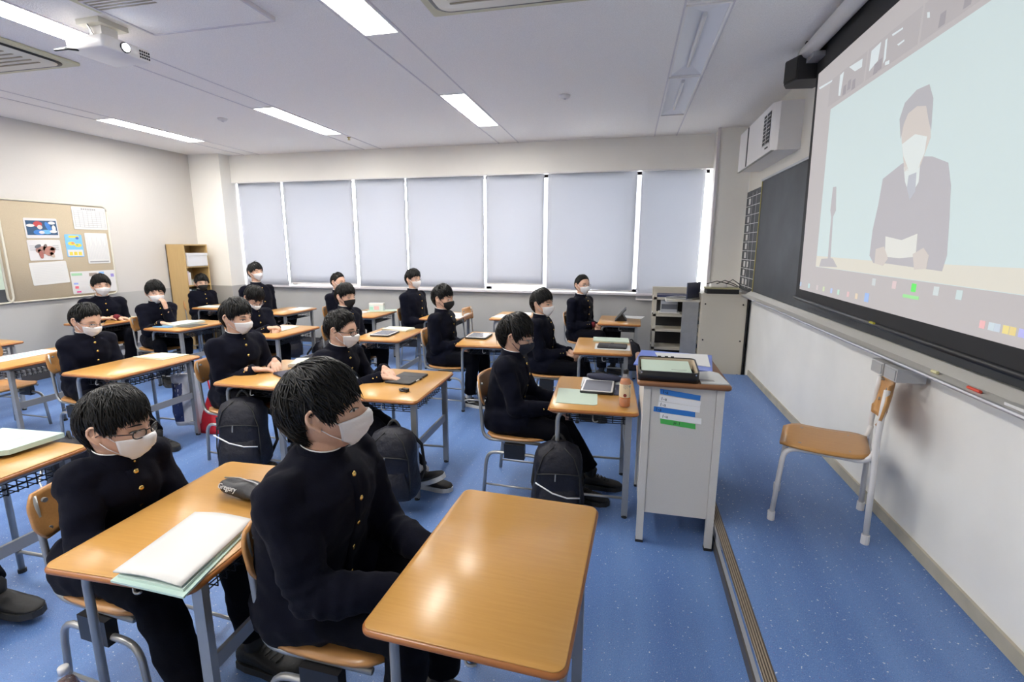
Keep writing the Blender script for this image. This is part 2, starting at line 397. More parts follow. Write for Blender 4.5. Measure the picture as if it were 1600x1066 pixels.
cassette(-4.52, 2.68, .47, 'square ceiling air conditioner over the back desks, left of the projector')
cassette(-.70, 2.52, .47, 'square ceiling air conditioner between the lights, top middle')
t = thing('ceiling_vent', 'beige slatted vent grille in the ceiling behind the projector', 'vent', (-2.80, 2.37, ZC))
b = MB().rbox(-.26, .26, -.16, .16, -.014, 0, .01); b.build('frame', M_cass, t)
for k in range(9): MB().box(-.20, .20, -.11+k*.0275-.004, -.11+k*.0275+.008, -.020, -.013).build('slat', mat('grille_beige', 0, 0), t)
t = thing('ceiling_panel', 'flat grey access panel in the ceiling beside the projector', 'panel', (-2.56, 2.60, ZC))
MB().box(-.44, .44, -.22, .22, -.018, 0).build('panel', M_ceil, t); 
b = MB()
for s_ in (-1, 1): b.box(-.445, .445, s_*.222-.006, s_*.222+.006, -.024, 0); b.box(s_*.442-.006, s_*.442+.006, -.22, .22, -.024, 0)
b.build('frame', M_trimc, t)
for (x, y), l in (((-.62, 4.74), 'round white smoke detector on the ceiling'), ((-4.3, 4.75), 'small round ceiling sensor above the back desks')):
    t = thing('smoke_detector', l, 'detector', (x, y, ZC)); MB().lathe([(.001, -.03), (.02, -.03), (.045, -.018), (.05, 0)], seg=16).build('cover', M_white, t, 30); MB().lathe([(.001, -.036), (.012, -.035), (.013, -.028)], seg=10).build('sensor', M_trimc, t)
t = thing('sprinkler_head', 'small brass sprinkler head on the ceiling by the beam', 'sprinkler', (-3.48, 5.88, ZC)); MB().lathe([(.022, 0), (.022, -.006), (.008, -.01), (.008, -.025), (.018, -.028), (.018, -.031)], seg=12).build('nozzle', mat('sprinkler_brass', (.45, .36, .12), .4, metal=.8), t)

# ---- projector
pj_ = thing('projector', 'white projector hanging under the ceiling with a glowing lens', 'projector', (-3.18, 2.66, 2.69), R(-2))
MB().rbox(-.15, .15, -.15, .15, -.028, .042, .02).build('housing', M_white, pj_, 30)
MB().cyl((.145, -.02, .006), (.158, -.02, .006), .030, 18).build('lens_ring', M_black, pj_)
MB().cyl((.15, -.02, .006), (.161, -.02, .006), .023, 18).build('lens', mat('projector_lens_lit', (1, 1, 1), .2, emit=((.9, .95, 1), 25)), pj_)
for r_ in range(3):
    for k in range(5): MB().box(.149, .152, .07+k*.014, .079+k*.014, -.018+r_*.017, -.007+r_*.017).build('vent_hole', M_black, pj_)
g = MB(); g.box(-.075, .02, -.05, .05, .075, .135); g.cyl((-.03, 0, .04), (-.03, 0, .08), .022, 12); g.build('mount_bracket', M_white, pj_)
MB().box(-.12, .06, -.09, .09, .135, .164).build('ceiling_plate', M_cassw, pj_)
for s_ in (-1, 1): MB().bar((-.03, .045*s_, .045), (-.05, .075*s_, .135), .02, .006).build('mount_arm', M_steel, pj_)
MB().tube(arc((-.15, -.10, .01), (-.10, -.17, -.03), (-.27, -.22, -.05), 10)+[(-.06, -.14, -.03)], .006, 6).build('cable', M_black, pj_, True)
# ================================================================ front wall fittings
M_board = mat('chalkboard', (.052, .058, .066), .55, noise=(3, .22)); M_alur = mat('board_rail', (.50, .50, .52), .35, metal=.5)
t = thing('blackboard', 'dark grey blackboard on the front wall behind the screen', 'blackboard', (1.30, 2.0, 0))
G = np.zeros((2, 30, 3))
for i in range(30):
    u = i/29; y = -1.0+(5.60-2.0+1.0)*u
    for k, z in enumerate((1.055, 2.165)): G[k, i] = (0, y, z)
MB().box(-.006, .008, -1.0, 3.60, 1.055, 2.165).build('slate', M_board, t)
MB().box(-.018, .015, -1.0, 3.61, 2.165, 2.185).build('top_rail', M_alur, t)
MB().box(-.012, .012, 3.60, 3.618, 1.04, 2.175).build('end_trim', mat('yellow_trim', (.42, .36, .12), .5), t)
tr = MB(); tr.add([(x, y, z) for y in (-1.0, 3.66) for x, z in ((.015, 1.055), (-.012, 1.052), (-.055, 1.022), (-.095, 1.012), (-.095, .996), (.015, .975))],
                  [(i, (i+1) % 6, 6+(i+1) % 6, 6+i) for i in range(6)]+[(5, 4, 3, 2, 1, 0), (6, 7, 8, 9, 10, 11)])
tr.build('chalk_tray', mat('tray_light', (.60, .59, .56), .45), t)
MB().tube([(-.097, -1.0, 1.005), (-.097, 3.66, 1.005)], .009, 8).build('tray_lip', M_alur, t)
for i, (y, n_) in enumerate(((2.615, 'left'), (2.49, 'right'))):
    b = MB().box(1.185, 1.30, y-.055, y+.055, .925, .985)
    c = b.build('chalk_box', mat('box_grey', (.46, .46, .46), .5)); tag(c, 'small grey drawer box under the chalk tray, the %s of two' % n_, 'box', 'boxes under the chalk tray')
    MB().box(1.181, 1.186, y-.047, y+.047, .932, .978).build('drawer_front', mat('box_front', (.40, .40, .40), .5), c)
tag(MB().tube([(1.215, 1.965, 1.023), (1.215, 2.03, 1.023)], .006, 8).build('chalk', mat('red_chalk', (.75, .10, .06), .8)), 'piece of red chalk in the tray', 'chalk')
tag(MB().tube([(1.222, 2.225, 1.026), (1.217, 2.255, 1.026)], .007, 8).build('chalk', mat('yellow_chalk', (.72, .68, .40), .8)), 'stub of pale yellow chalk in the tray', 'chalk')
tag(MB().rbox(1.205, 1.235, 1.72, 1.84, 1.017, 1.028, .004).build('chalk', M_paper), 'white chalk stick at the tray end, right edge of the photo', 'chalk')
# timetable board left of the blackboard
t = thing('timetable_board', 'narrow black timetable board ruled with white lines beside the blackboard', 'timetable', (1.305, 5.96, 0))
MB().box(-.004, .008, -.335, .33, 1.03, 2.125).build('slate', M_board, t)
MB().box(-.012, .01, -.345, -.335, 1.02, 2.13).build('frame', M_steel, t)
g = MB()
for k in range(11): z = 1.08+k*.098; g.box(-.006, -.003, -.335, .33, z-.003, z+.003)
for y in (-.12, .05): g.box(-.006, -.003, y-.002, y+.002, 1.06, 2.10)
g.build('ruled_lines', M_reflect, t)
for k in range(10):
    z = 1.129+k*.098; MB().box(-.008, -.004, .12, .20, z-.032, z+.032).build('period_card', M_paper, t)
    if k in (0, 2): MB().box(-.008, -.004, -.02, .03, z-.030, z+.030).build('period_card', M_paper, t)
MB().box(-.05, .012, -.34, .33, .985, 1.03).build('chalk_tray', M_alur, t)

# projection screen
XS = 1.16
t = thing('projection_screen', 'large pull-down projection screen showing a masked man in a suit at a desk', 'screen', (XS, 2.5, 0))
def sp(n, pts, k, m, par):
    b = MB(); x = -.0008*k; q = [(x, y-2.5, z) for y, z in pts]; q2 = [(x+.0006, y-2.5, z) for y, z in pts]; m_ = len(q)
    b.add(q+q2, [tuple(range(m_)), tuple(range(2*m_-1, m_-1, -1))]+[(i, m_+i, m_+(i+1) % m_, (i+1) % m_) for i in range(m_)])
    return b.build(n, m, par)
MB().add([(.0, 3.885-2.5, 2.79), (.0, 1.02-2.5, 2.79), (.0, 1.08-2.5, 1.14), (.0, 3.805-2.5, 1.175), (.004, 3.885-2.5, 2.79), (.004, 1.02-2.5, 2.79), (.004, 1.08-2.5, 1.14), (.004, 3.805-2.5, 1.175)],
    [(0, 3, 2, 1), (4, 5, 6, 7), (0, 1, 5, 4), (1, 2, 6, 5), (2, 3, 7, 6), (3, 0, 4, 7)]).build('black_border', mat('screen_black', (.012, .012, .013), .7), t)
MB().tube([(.002, 3.835-2.5, 1.168), (.002, 1.05-2.5, 1.13)], .013, 8).build('weight_bar', M_black, t, True)
MB().tube([(-.02, 2.6-2.5+.0, 1.165), (-.02, 2.64-2.5, 1.165)], .006, 6).build('pull_tab', mat('yellow_tab', (.5, .45, .05), .5), t)
def em(n, rgb, k=1.0):
    c = srgb(*rgb); return mat('projected_'+n, tuple(.35*v for v in c[:3]), .8, spec=.1, emit=(c, .62*k*SCREEN))
Ebase = em('grey', (196, 191, 191)); Evid = em('pale_cyan', (212, 226, 226)); Estrip = em('dim_grey', (189, 184, 185))
img = sp('projected_picture', [(3.837, 2.627), (1.15, 2.627), (1.20, 1.215), (3.736, 1.233)], 1, Ebase, t)
sp('video_window', [(3.545, 2.339), (1.42, 2.339), (1.46, 1.372), (3.482, 1.395)], 2, Evid, img)
sp('desk', [(3.486, 1.462), (2.754, 1.452), (1.45, 1.457), (1.46, 1.374), (2.198, 1.383), (3.482, 1.397)], 3, em('cream', (224, 220, 208)), img)
Esuit = em('suit', (191, 188, 192)); Eskin = em('skin', (214, 206, 200)); Ewhite = em('white', (226, 232, 230)); Ehair = em('hair', (188, 186, 190))
SC = {
'suit': [(2.441, 1.883), (2.371, 1.871), (2.258, 1.83), (2.219, 1.745), (2.195, 1.628), (2.172, 1.487), (2.186, 1.428), (2.627, 1.444), (2.731, 1.441), (2.781, 1.476), (2.785, 1.599), (2.763, 1.718), (2.754, 1.834), (2.597, 1.879)],
'face': [(2.625, 1.975), (2.655, 2.05), (2.649, 2.11), (2.561, 2.132), (2.479, 2.12), (2.439, 2.066), (2.402, 1.949), (2.426, 1.893), (2.45, 1.84), (2.565, 1.84), (2.595, 1.909)],
'hair': [(2.638, 1.99), (2.672, 2.08), (2.645, 2.141), (2.56, 2.17), (2.469, 2.165), (2.425, 2.10), (2.405, 1.976), (2.433, 2.019), (2.468, 2.083), (2.54, 2.10), (2.605, 2.087), (2.63, 2.048)],
'mask': [(2.616, 1.963), (2.52, 1.985), (2.426, 1.957), (2.426, 1.893), (2.464, 1.834), (2.523, 1.837), (2.589, 1.908)],
'shirt': [(2.576, 1.86), (2.452, 1.872), (2.44, 1.782), (2.487, 1.728), (2.547, 1.795)],
'tie': [(2.523, 1.819), (2.466, 1.824), (2.453, 1.746), (2.486, 1.715), (2.523, 1.766)],
'paper': [(2.645, 1.566), (2.501, 1.547), (2.385, 1.572), (2.373, 1.478), (2.496, 1.470), (2.623, 1.473)],
'hand': [(2.719, 1.508), (2.643, 1.52), (2.592, 1.465), (2.629, 1.432), (2.712, 1.441)],
'hand_': [(2.395, 1.489), (2.324, 1.515), (2.28, 1.485), (2.283, 1.433), (2.367, 1.426)],
'microphone': [(3.353, 1.863), (3.306, 1.861), (3.274, 1.74), (3.269, 1.725), (3.300, 1.69), (3.262, 1.455), (3.225, 1.45), (3.15, 1.405), (3.42, 1.398), (3.40, 1.445), (3.300, 1.45), (3.325, 1.69), (3.350, 1.73)]}
for n, m_, k in (('suit', Esuit, 4), ('face', Eskin, 5), ('hair', Ehair, 6), ('shirt', Ewhite, 5), ('tie', em('tie', (194, 196, 203)), 6), ('mask', Ewhite, 7), ('paper', em('paper', (228, 228, 222)), 7), ('hand', Eskin, 8), ('hand_', Eskin, 8), ('microphone', em('mic', (193, 190, 193)), 4)):
    sp(n.strip('_'), SC[n], k, m_, img)
# thumbnails above the video
for a, c in ((3.60, 3.12), (3.10, 2.62), (2.60, 2.12), (2.10, 1.62)): sp('thumbnail', [(a, 2.515), (c, 2.515), (c, 2.365), (a, 2.365)], 2, Estrip, img)
Eb = em('bright', (222, 230, 232), 1.05); Ed = em('dark', (170, 165, 170)); 
for q in ([(3.454, 2.501), (3.402, 2.506), (3.416, 2.38), (3.445, 2.388)], [(3.334, 2.507), (3.166, 2.494), (3.16, 2.452), (3.246, 2.457)], [(3.067, 2.496), (2.97, 2.503), (2.978, 2.422), (3.066, 2.4)], [(2.924, 2.494), (2.906, 2.496), (2.897, 2.404), (2.917, 2.388)], [(2.865, 2.497), (2.767, 2.489), (2.765, 2.481), (2.856, 2.486)], [(2.894, 2.372), (2.853, 2.366), (2.856, 2.384), (2.896, 2.388)], [(2.8, 2.43), (2.739, 2.429), (2.737, 2.421), (2.785, 2.42)], [(2.574, 2.47), (2.555, 2.464), (2.548, 2.44), (2.567, 2.446)], [(3.795, 2.533), (3.57, 2.512), (3.577, 2.503), (3.779, 2.517)]): sp('window_glow', q, 3, Eb, img)
for y, z in ((3.36, 2.39), (3.30, 2.40), (3.24, 2.385), (2.99, 2.385), (2.95, 2.39), (2.45, 2.39), (2.3, 2.395)): sp('tiny_figure', [(y+.018, z+.03), (y-.018, z+.03), (y-.022, z-.02), (y+.022, z-.02)], 4, Ed, img)
ic = lambda y, z, s, rgb, n='icon': sp(n, [(y+s, z+s), (y-s, z+s), (y-s, z-s), (y+s, z-s)], 3, em(n+'_%d_%d_%d' % rgb, rgb), img)
K = lambda y: y*.9667
for y, rgb in zip((3.849, 3.683, 3.531, 3.423, 3.301, 3.199, 3.068, 2.964), ((190, 205, 225), (196, 225, 225), (215, 205, 205), (214, 224, 190), (190, 205, 235), (198, 228, 212), (226, 195, 195), (230, 214, 190))): ic(K(y), 1.268, .014, rgb)
ic(K(2.848), 1.272, .022, (170, 195, 238))
for y, rgb in zip((2.795, 2.6, 2.439, 2.279, 2.137), ((210, 215, 215), (225, 205, 205), (120, 240, 120), (214, 222, 222), (208, 222, 222))): ic(K(y), 1.352 if y > 2.2 else 1.350, .017, rgb)
for y, rgb in zip((1.99, 1.946, 1.918, 1.88, 1.85, 1.812), ((240, 190, 190), (210, 222, 228), (206, 216, 226), (238, 222, 150), (235, 215, 150), (190, 190, 240))): ic(K(y), 1.265, .013, rgb)
sp('caption', [(2.43, 1.320), (2.31, 1.320), (2.31, 1.306), (2.43, 1.306)], 3, em('caption_green', (170, 232, 165)), img)
# case above the screen
t = thing('screen_case', 'long round white roller case of the screen under the ceiling', 'screen case', (1.10, 2.45, 2.785))
MB().tube([(0, 1.47, 0), (0, -1.5, 0)], .047, 18).build('tube', M_white, t, 35)
MB().cyl((0, 1.47, 0), (0, 1.50, 0), .05, 18).build('end_cap', mat('endcap', (.62, .63, .58), .4), t, 35)
MB().box(-.03, .22, 1.40, 1.43, .01, .05).build('bracket', M_black, t); MB().box(-.01, .06, 1.30, 1.46, -.075, -.045).build('bracket', M_alur, t)
# speaker
t = thing('wall_speaker', 'black wedge loudspeaker at the left end of the screen case', 'speaker', (1.13, 3.98, 2.69), R(18))
MB().prism([(-.11, -.07), (.10, -.13), (.12, .10), (-.06, .13), (-.12, .06)], -.075, .075).build('cabinet', M_black, t)
MB().prism([(-.118, -.06), (-.113, -.062), (-.125, .055), (-.13, .05)], -.065, .065).build('grille', M_blackd, t)
MB().cyl((.08, 0, .0), (.19, 0, .03), .015, 8).build('mount', M_black, t)
# wall air conditioner
t = thing('wall_air_conditioner', 'white box heater unit high on the front wall with dark grille', 'air conditioner', (1.22, 5.22, 2.48))
Pf = [(-.12, -.56), (-.075, -.62), (.10, -.62), (.10, .66), (-.12, .66)]
MB().prism(Pf, -.185, .19).build('casing', M_white, t)
MB().box(-.123, -.118, .27, .31, -.18, .185).build('dark_seam', M_black, t)
MB().box(-.124, -.118, -.62+.09, -.62+.30, -.11, .14).build('grille_recess', M_black, t)
for k in range(9): MB().box(-.128, -.122, -.53, -.32, -.11+k*.031-.002, -.11+k*.031+.002).build('grille_bar', M_white, t)
MB().box(-.128, -.122, -.428, -.422, -.11, .14).build('grille_bar', M_white, t)
MB().box(-.126, -.119, -.50, -.42, -.145, -.135).build('badge', M_black, t)
MB().box(-.124, -.10, -.62, .66, -.192, -.186).build('lower_shadow_strip', M_steel, t)  # solid grey strip drawn in place of the shadow line under the casing

# ================================================================ lectern
t = thing('lectern', 'grey steel teacher lectern with a brown top, coloured strips taped on its side', 'lectern', (0, 0, 0))
M_lect = mat('lectern_grey', (.66, .64, .60), .5, noise=(240, .03))
for x in (.105, .478-.035):
    for y in (2.405, 3.02): MB().box(x, x+.035, y, y+.03, .012, .852).build('leg', M_lect, t)
for x in (.105, .478-.035):
    for y in (2.405, 3.02): MB().box(x-.002, x+.037, y-.002, y+.032, 0, .014).build('foot', M_blackd, t)
MB().box(.1415, .4415, 2.412, 2.42, .17, .852).build('side_panel', M_lect, t)
MB().box(.1415, .4415, 3.03, 3.04, .17, .852).build('side_panel', M_lect, t)
MB().box(.108, .116, 2.43, 3.03, .17, .852).build('front_panel', M_lect, t)
MB().box(.12, .44, 2.42, 3.03, .18, .20).build('shelf', M_lect, t); MB().box(.12, .44, 2.42, 3.03, .5, .515).build('shelf', M_lect, t)
MB().rbox(.072, .503, 2.37, 3.07, .852, .877, .02).build('top', wood('lectern_top', (.20, .085, .035, 1), (.27, .12, .05, 1), .35), t, 30)
M_tb = mat('blue_tape', (.03, .20, .62), .5); M_tg = mat('green_tape', (.08, .50, .10), .5); M_tw = mat('white_label_tape', (.97, .97, .97), .35); M_ink = mat('marker_ink', (.02, .02, .03), .6)
L = [([(0.184, 0.808), (0.37, 0.787), (0.371, 0.813), (0.182, 0.835)], M_tb, '1-a'), ([(0.179, 0.773), (0.372, 0.755), (0.375, 0.784), (0.182, 0.803)], M_tw, '1-a'), ([(0.176, 0.743), (0.372, 0.727), (0.373, 0.754), (0.179, 0.770)], M_tw, '1-a'),
     ([(0.157, 0.717), (0.353, 0.702), (0.352, 0.728), (0.158, 0.743)], M_tb, '1-a'), ([(0.189, 0.683), (0.384, 0.668), (0.383, 0.698), (0.189, 0.713)], M_tw, '1-a'), ([(0.194, 0.657), (0.359, 0.641), (0.357, 0.667), (0.191, 0.683)], M_tg, '#-1')]
for i, (q, m_, s_) in enumerate(L):
    n = 4; f0, f1 = 2.4115, 2.4103-i*.0001
    o = MB().add([(x, f0, z) for x, z in q]+[(x, f1, z) for x, z in q], [(3, 2, 1, 0), (4, 5, 6, 7), (0, 1, 5, 4), (1, 2, 6, 5), (2, 3, 7, 6), (3, 0, 4, 7)]).build('tape_strip', m_, t)
    sl = math.atan2(q[1][1]-q[0][1], q[1][0]-q[0][0]); x0_ = q[0][0]+(.008 if s_ == '1-a' else .06)
    text_mesh('handwriting', s_, .024, M_ink, o, Matrix.Translation((x0_, 2.4095, q[0][1]+.006+math.tan(sl)*(x0_-q[0][0]))) @ Matrix.Rotation(R(90), 4, 'X') @ Matrix.Rotation(sl, 4, 'Z'), .0003)
# case on lectern
t = thing('document_case', 'open black document case with cream lining on the lectern', 'case', (.217, 2.50, .877), R(-1))
w2, h2, H = .142, .115, .085
def rrect(w_, h_, r_, n=4): return [(cx+r_*math.cos(R(a0+90*i/n)), cy+r_*math.sin(R(a0+90*i/n))) for cx, cy, a0 in ((w_-r_, h_-r_, 0), (-w_+r_, h_-r_, 90), (-w_+r_, -h_+r_, 180), (w_-r_, -h_+r_, 270)) for i in range(n+1)]
def zt(y): return .050+(y+h2)/(2*h2)*.024
o_ = rrect(w2, h2, .025); i_ = rrect(w2-.006, h2-.006, .02)
b = MB().loft([[(x, y, 0) for x, y in o_], [(x, y, zt(y)) for x, y in o_], [(x, y, zt(y)) for x, y in i_], [(x, y, .008) for x, y in i_]]); b.build('shell', mat('case_leather', (.010, .010, .011), .35, bump=(120, .1)), t, 40)
MB().loft([[(x, y, zt(y)-.004) for x, y in rrect(w2-.007, h2-.007, .02)], [(x, y, .02) for x, y in rrect(w2-.012, h2-.012, .02)]], cap=False).build('lining', mat('case_lining', (.52, .42, .30), .8), t, 40)
for x in (-.035, 0, .03): MB().box(x-.008, x+.008, h2-.004, h2+.004, .067, .078).build('hinge', M_black, t)
for x in (-.125, .125): MB().cyl((x, -h2-.003, .042), (x, -h2, .042), .004, 8).build('rivet', M_chrome, t)
o = MB().rbox(.09, .325, 2.40, 2.59, .928, .938, .004, Matrix.Translation((.2, 2.5, .933)) @ Matrix.Rotation(R(5), 4, 'X') @ Matrix.Translation((-.2, -2.5, -.94))).build('envelope', M_green); tag(o, 'stack of pale green envelopes inside the document case', 'envelope')
MB().box(.23, .30, 2.415, 2.418, .9325, .9335).build('print', M_steeld, o)
o = MB().prism([(.056, 2.70), (.452, 2.625), (.512, 3.035), (.108, 3.095)], .878, .884); o = o.build('clear_file', mat('blue_file', (.13, .20, .60), .35)); tag(o, 'large blue folder lying behind the case on the lectern', 'folder')
o = MB().prism([(.205, 2.80), (.455, 2.715), (.485, 3.03), (.185, 3.02)], .8845, .888).build('paper_sheet', M_paper); tag(o, 'white sheet on the blue folder on the lectern', 'paper')
o = MB().prism([(.365, 2.385), (.492, 2.39), (.478, 2.60), (.44, 2.63), (.366, 2.60)], .878, .884).build('paper_sheet', mat('clear_sleeve', (.62, .64, .64), .12)); tag(o, 'printed sheet in a shiny plastic sleeve at the right edge of the lectern', 'paper')
for k in range(3): MB().box(.366, .43, 2.42+k*.012, 2.427+k*.012, .884, .8845).build('printed_line', mat('faint_print', (.30, .30, .31), .7), o)

# ================================================================ AV racks in the front corner
t = thing('equipment_rack', 'beige steel equipment cabinet with bolted side panel by the front wall', 'cabinet', (0, 0, 0))
MB().box(.805, 1.275, 5.70, 6.30, .0, .995).build('body', M_beige, t)
MB().box(.80, 1.28, 5.695, 6.31, .995, 1.01).build('top', M_beige, t)
MB().box(.815, 1.262, 5.692, 5.70, .03, .985).build('side_panel', M_beige, t)
for x in (.85, 1.235):
    for z in (.12, .50, .90): MB().cyl((x, 5.686, z), (x, 5.693, z), .009, 8).build('bolt', M_black, t)
MB().box(1.278, 1.292, 5.70, 6.30, .02, .98).build('dark_gap_strip', M_black, t)  # black strip stands in for the dark gap between cabinet and wall
for k in range(9): MB().box(.796, .806, 5.76+.0, 6.26, .12+k*.09, .16+k*.09).build('device_front', M_steeld if k % 3 else mat('device_blue', (.05, .09, .16), .4), t)
t = thing('equipment_box', 'flat black device with cables on top of the beige cabinet', 'device', (1.03, 5.83, 1.01))
MB().rbox(-.17, .16, -.11, .10, 0, .05, .006).build('body', M_black, t)
MB().rbox(-.18, .17, -.10, .12, .05, .062, .006).build('tray', mat('tray_yellowish', (.45, .42, .25), .5), t)
MB().rbox(-.13, .05, -.03, .05, .062, .10, .015).build('white_adapter', M_white, t, 30)
for k in range(3): MB().tube([(x, y, z) for x, y, z in ((-.16+.1*k, .0, .10), (-.05+.08*k, .03, .13+.01*k), (.08+.05*k, 0, .10), (.17+.02*k, .05, .065+.0*k))], .005, 6).build('cable', M_black, t, True)
t = thing('av_trolley', 'open beige metal AV stand with dark shelves under the front blind', 'stand', (0, 0, 0))
for x in (.32, .70):
    for y in (6.02, 6.33): MB().box(x, x+.035, y, y+.035, .0, 1.02).build('post', M_beige, t)
for z in (.30, .52, .70, .90): MB().box(.32, .735, 6.02, 6.36, z, z+.03).build('shelf', M_beige, t)
MB().box(.315, .86, 6.30, 6.36, .93, 1.03).build('top_rail', M_beige, t); MB().box(.355, .70, 6.30, 6.34, .05, .93).build('back_panel', mat('void_shade', (.02, .018, .02), .6), t)  # near-black panel paints in the shaded void between the posts
MB().box(.355, .70, 6.03, 6.30, .930, .955).build('navy_device', mat('navy_device', (.035, .045, .12), .4), t)
for z in (.33, .72): MB().box(.312, .32, 6.05, 6.08, z, z+.02).build('clip', M_black, t)
t = thing('storage_tub', 'translucent plastic tub with red lettering on the AV stand shelf', 'container', (.50, 6.12, .735))
MB().rbox(-.09, .10, -.06, .08, 0, .18, .012).build('tub', mat('clear_plastic', (.62, .64, .68), .25), t, 30)
MB().rbox(-.085, .095, -.0605, -.058, .05, .11, .004).build('dark_contents', mat('tub_contents', (.16, .17, .20), .5), t)
MB().box(-.02, .07, -.0625, -.060, .155, .175).build('red_label', mat('red_label', (.7, .05, .04), .5), t)
MB().rbox(-.11, .13, -.07, .09, .0, .014, .006).build('base', M_white, t)
t = thing('laptop', 'dark laptop open on a small shelf beside the beige cabinet', 'laptop', (.71, 5.83, .935), R(-38))
MB().rbox(-.24, .07, -.13, .12, 0, .016, .01).build('base', M_steeld, t); MB().box(-.19, .03, -.10, .04, .016, .018).build('keyboard', M_black, t)
lid = MB().rbox(.02, .036, -.13, .13, .0, .19, .006).build('lid', mat('laptop_lid', (.05, .06, .11), .25), t); MB().box(.016, .020, -.12, .12, .012, .178).build('display', mat('laptop_display', (.09, .10, .18), .15), t)
t2 = thing('laptop_shelf', 'grey pull-out metal shelf holding the laptop', 'shelf', (.68, 5.84, .90))
MB().box(-.24, .12, -.12, .14, .012, .034).build('board', M_beige, t2); MB().box(-.06, .11, -.10, -.07, -.90, .012).build('upright', M_steel, t2)
MB().box(-.02, .11, .10, .13, -.90, .012).build('upright', M_steel, t2)

# ================================================================ back wall fittings
t = thing('notice_board', 'large beige pin board on the back wall with seven papers', 'notice board', (-6.518, 4.50, 0))
MB().rbox(-.60, .585, -.555, .545, 0, .018, .06, Matrix.Translation((0, 0, 1.45)) @ Matrix(((0, 0, 1, 0), (1, 0, 0, 0), (0, 1, 0, 0), (0, 0, 0, 1))), seg=5).build('cork_panel', mat('pin_board_beige', (.44, .37, .27), .9, noise=(120, .04)), t, 40)
fr = [(-.60, .06), (.585, .0)]
pts = [(.018, y, 1.45+z) for y, z in rrect(.5925, .55, .06, 5)]; pts = [(x, y-.0075, z) for x, y, z in pts]; pts.append(pts[0])
MB().tube(pts, .011, 8).build('frame', mat('board_frame', (.52, .50, .43), .45), t, True)
def wallpaper(name, label, cat, y0, y1, z0, z1, m_, tilt=0):
    t_ = thing(name, label, cat, (-6.497, (y0+y1)/2, (z0+z1)/2)); t_.rotation_euler = (R(tilt), 0, 0)
    h, v = (y1-y0)/2, (z1-z0)/2; MB().rbox(-h, h, -v, v, 0, .0012, .012, Matrix(((0, 0, 1, 0), (1, 0, 0, 0), (0, 1, 0, 0), (0, 0, 0, 1)))).build('sheet', m_, t_)
    return t_, h, v
def bell(t_, n, y, z, ry, rz, m_, k=1, rot=0): return MB().prism([(y+ry*math.cos(q)*math.cos(rot)-rz*math.sin(q)*math.sin(rot), z+ry*math.cos(q)*math.sin(rot)+rz*math.sin(q)*math.cos(rot)) for q in [2*math.pi*i/16 for i in range(16)]], .0012*k, .0012*k+.0008, Matrix(((0, 0, 1, 0), (1, 0, 0, 0), (0, 1, 0, 0), (0, 0, 0, 1)))).build(n, m_, t_)
def bx(t_, n, y0, y1, z0, z1, m_, k=1): return MB().box(.0012*k, .0012*k+.0008, y0, y1, z0, z1).build(n, m_, t_)
M_line = mat('print_grey', (.45, .45, .47), .7); M_lam = mat('laminated_white', (.68, .67, .67), .4)
a, h, v = wallpaper('poster', 'poster with a red-haired masked face on dark blue, top left of the pin board', 'poster', 4.168, 4.50, 1.595, 1.817, M_lam, 1)
bx(a, 'dark_picture', -.15, .155, -.075, .085, mat('poster_navy', (.03, .08, .16), .5)); bell(a, 'red_hair', -.035, .045, .045, .032, mat('poster_red', (.48, .06, .06), .5), 2); bell(a, 'pale_face', -.02, .012, .026, .024, mat('poster_face', (.62, .55, .52), .5), 3)
bell(a, 'blue_figure', -.03, -.045, .06, .03, mat('poster_blue', (.05, .20, .55), .5), 2); bell(a, 'blue_figure', .065, .02, .024, .055, mat('poster_blue', 0), 2, .4); bell(a, 'blue_figure', .04, -.04, .05, .025, mat('poster_lightblue', (.15, .42, .70), .5), 3); bell(a, 'pale_figure', .12, .0, .02, .035, M_lam, 3)
for y, z, ry in ((-.11, .03, .04), (-.01, -.045, .028), (.11, -.035, .038), (.105, .06, .036)): bell(a, 'speech_bubble', y, z, ry, .017, M_lam, 4)
a, h, v = wallpaper('poster', 'laminated poster with a reddish brown drawing, left column of the pin board', 'poster', 4.166, 4.50, 1.348, 1.577, M_lam, 1)
for i, (y, z, ry, rz, c_) in enumerate(((-.03, .0, .07, .045, (.36, .20, .17)), (-.07, .045, .035, .018, (.12, .13, .15)), (.04, -.01, .06, .05, (.42, .20, .16)), (.0, .03, .04, .02, (.20, .15, .14)), (-.05, -.05, .045, .022, (.38, .14, .12)), (.06, -.055, .035, .02, (.55, .42, .33)), (-.06, -.01, .02, .02, (.55, .30, .26)), (.02, -.02, .018, .02, (.20, .12, .11)), (.075, .01, .03, .018, (.30, .17, .15)))): bell(a, 'drawing_patch', y, z, ry, rz, mat('drawing_%d' % i, c_, .6), 2+i % 3, .4*i)
for k in range(6): bx(a, 'caption_line', -.15+.23*(k % 2), -.09+.23*(k % 2), .0+.022*(k//2), .008+.022*(k//2), M_line, 2)
a, h, v = wallpaper('notice_paper', 'white notice with faint lines, lowest left on the pin board', 'paper', 4.15, 4.53, 1.075, 1.33, M_paper, 2.5)
for k in range(11): bx(a, 'text_line', -h+.03, h-.04-.02*(k % 3), -v+.03+k*.019, -v+.034+k*.019, mat('faint_ink', (.62, .62, .63), .7))
a, h, v = wallpaper('timetable_paper', 'white timetable grid, top right of the pin board', 'paper', 4.677, 5.07, 1.708, 1.975, M_paper)
for k in range(9): bx(a, 'grid_line', -h+.02, h-.02, -v+.025+k*.024, -v+.030+k*.024, M_line)
for k in range(8): bx(a, 'grid_line', -h+.02+k*.05, -h+.024+k*.05, -v+.025, v-.05, M_line)
for k in range(7): bx(a, 'title_character', -.09+k*.025, -.072+k*.025, v-.035, v-.015, M_steeld, 2)
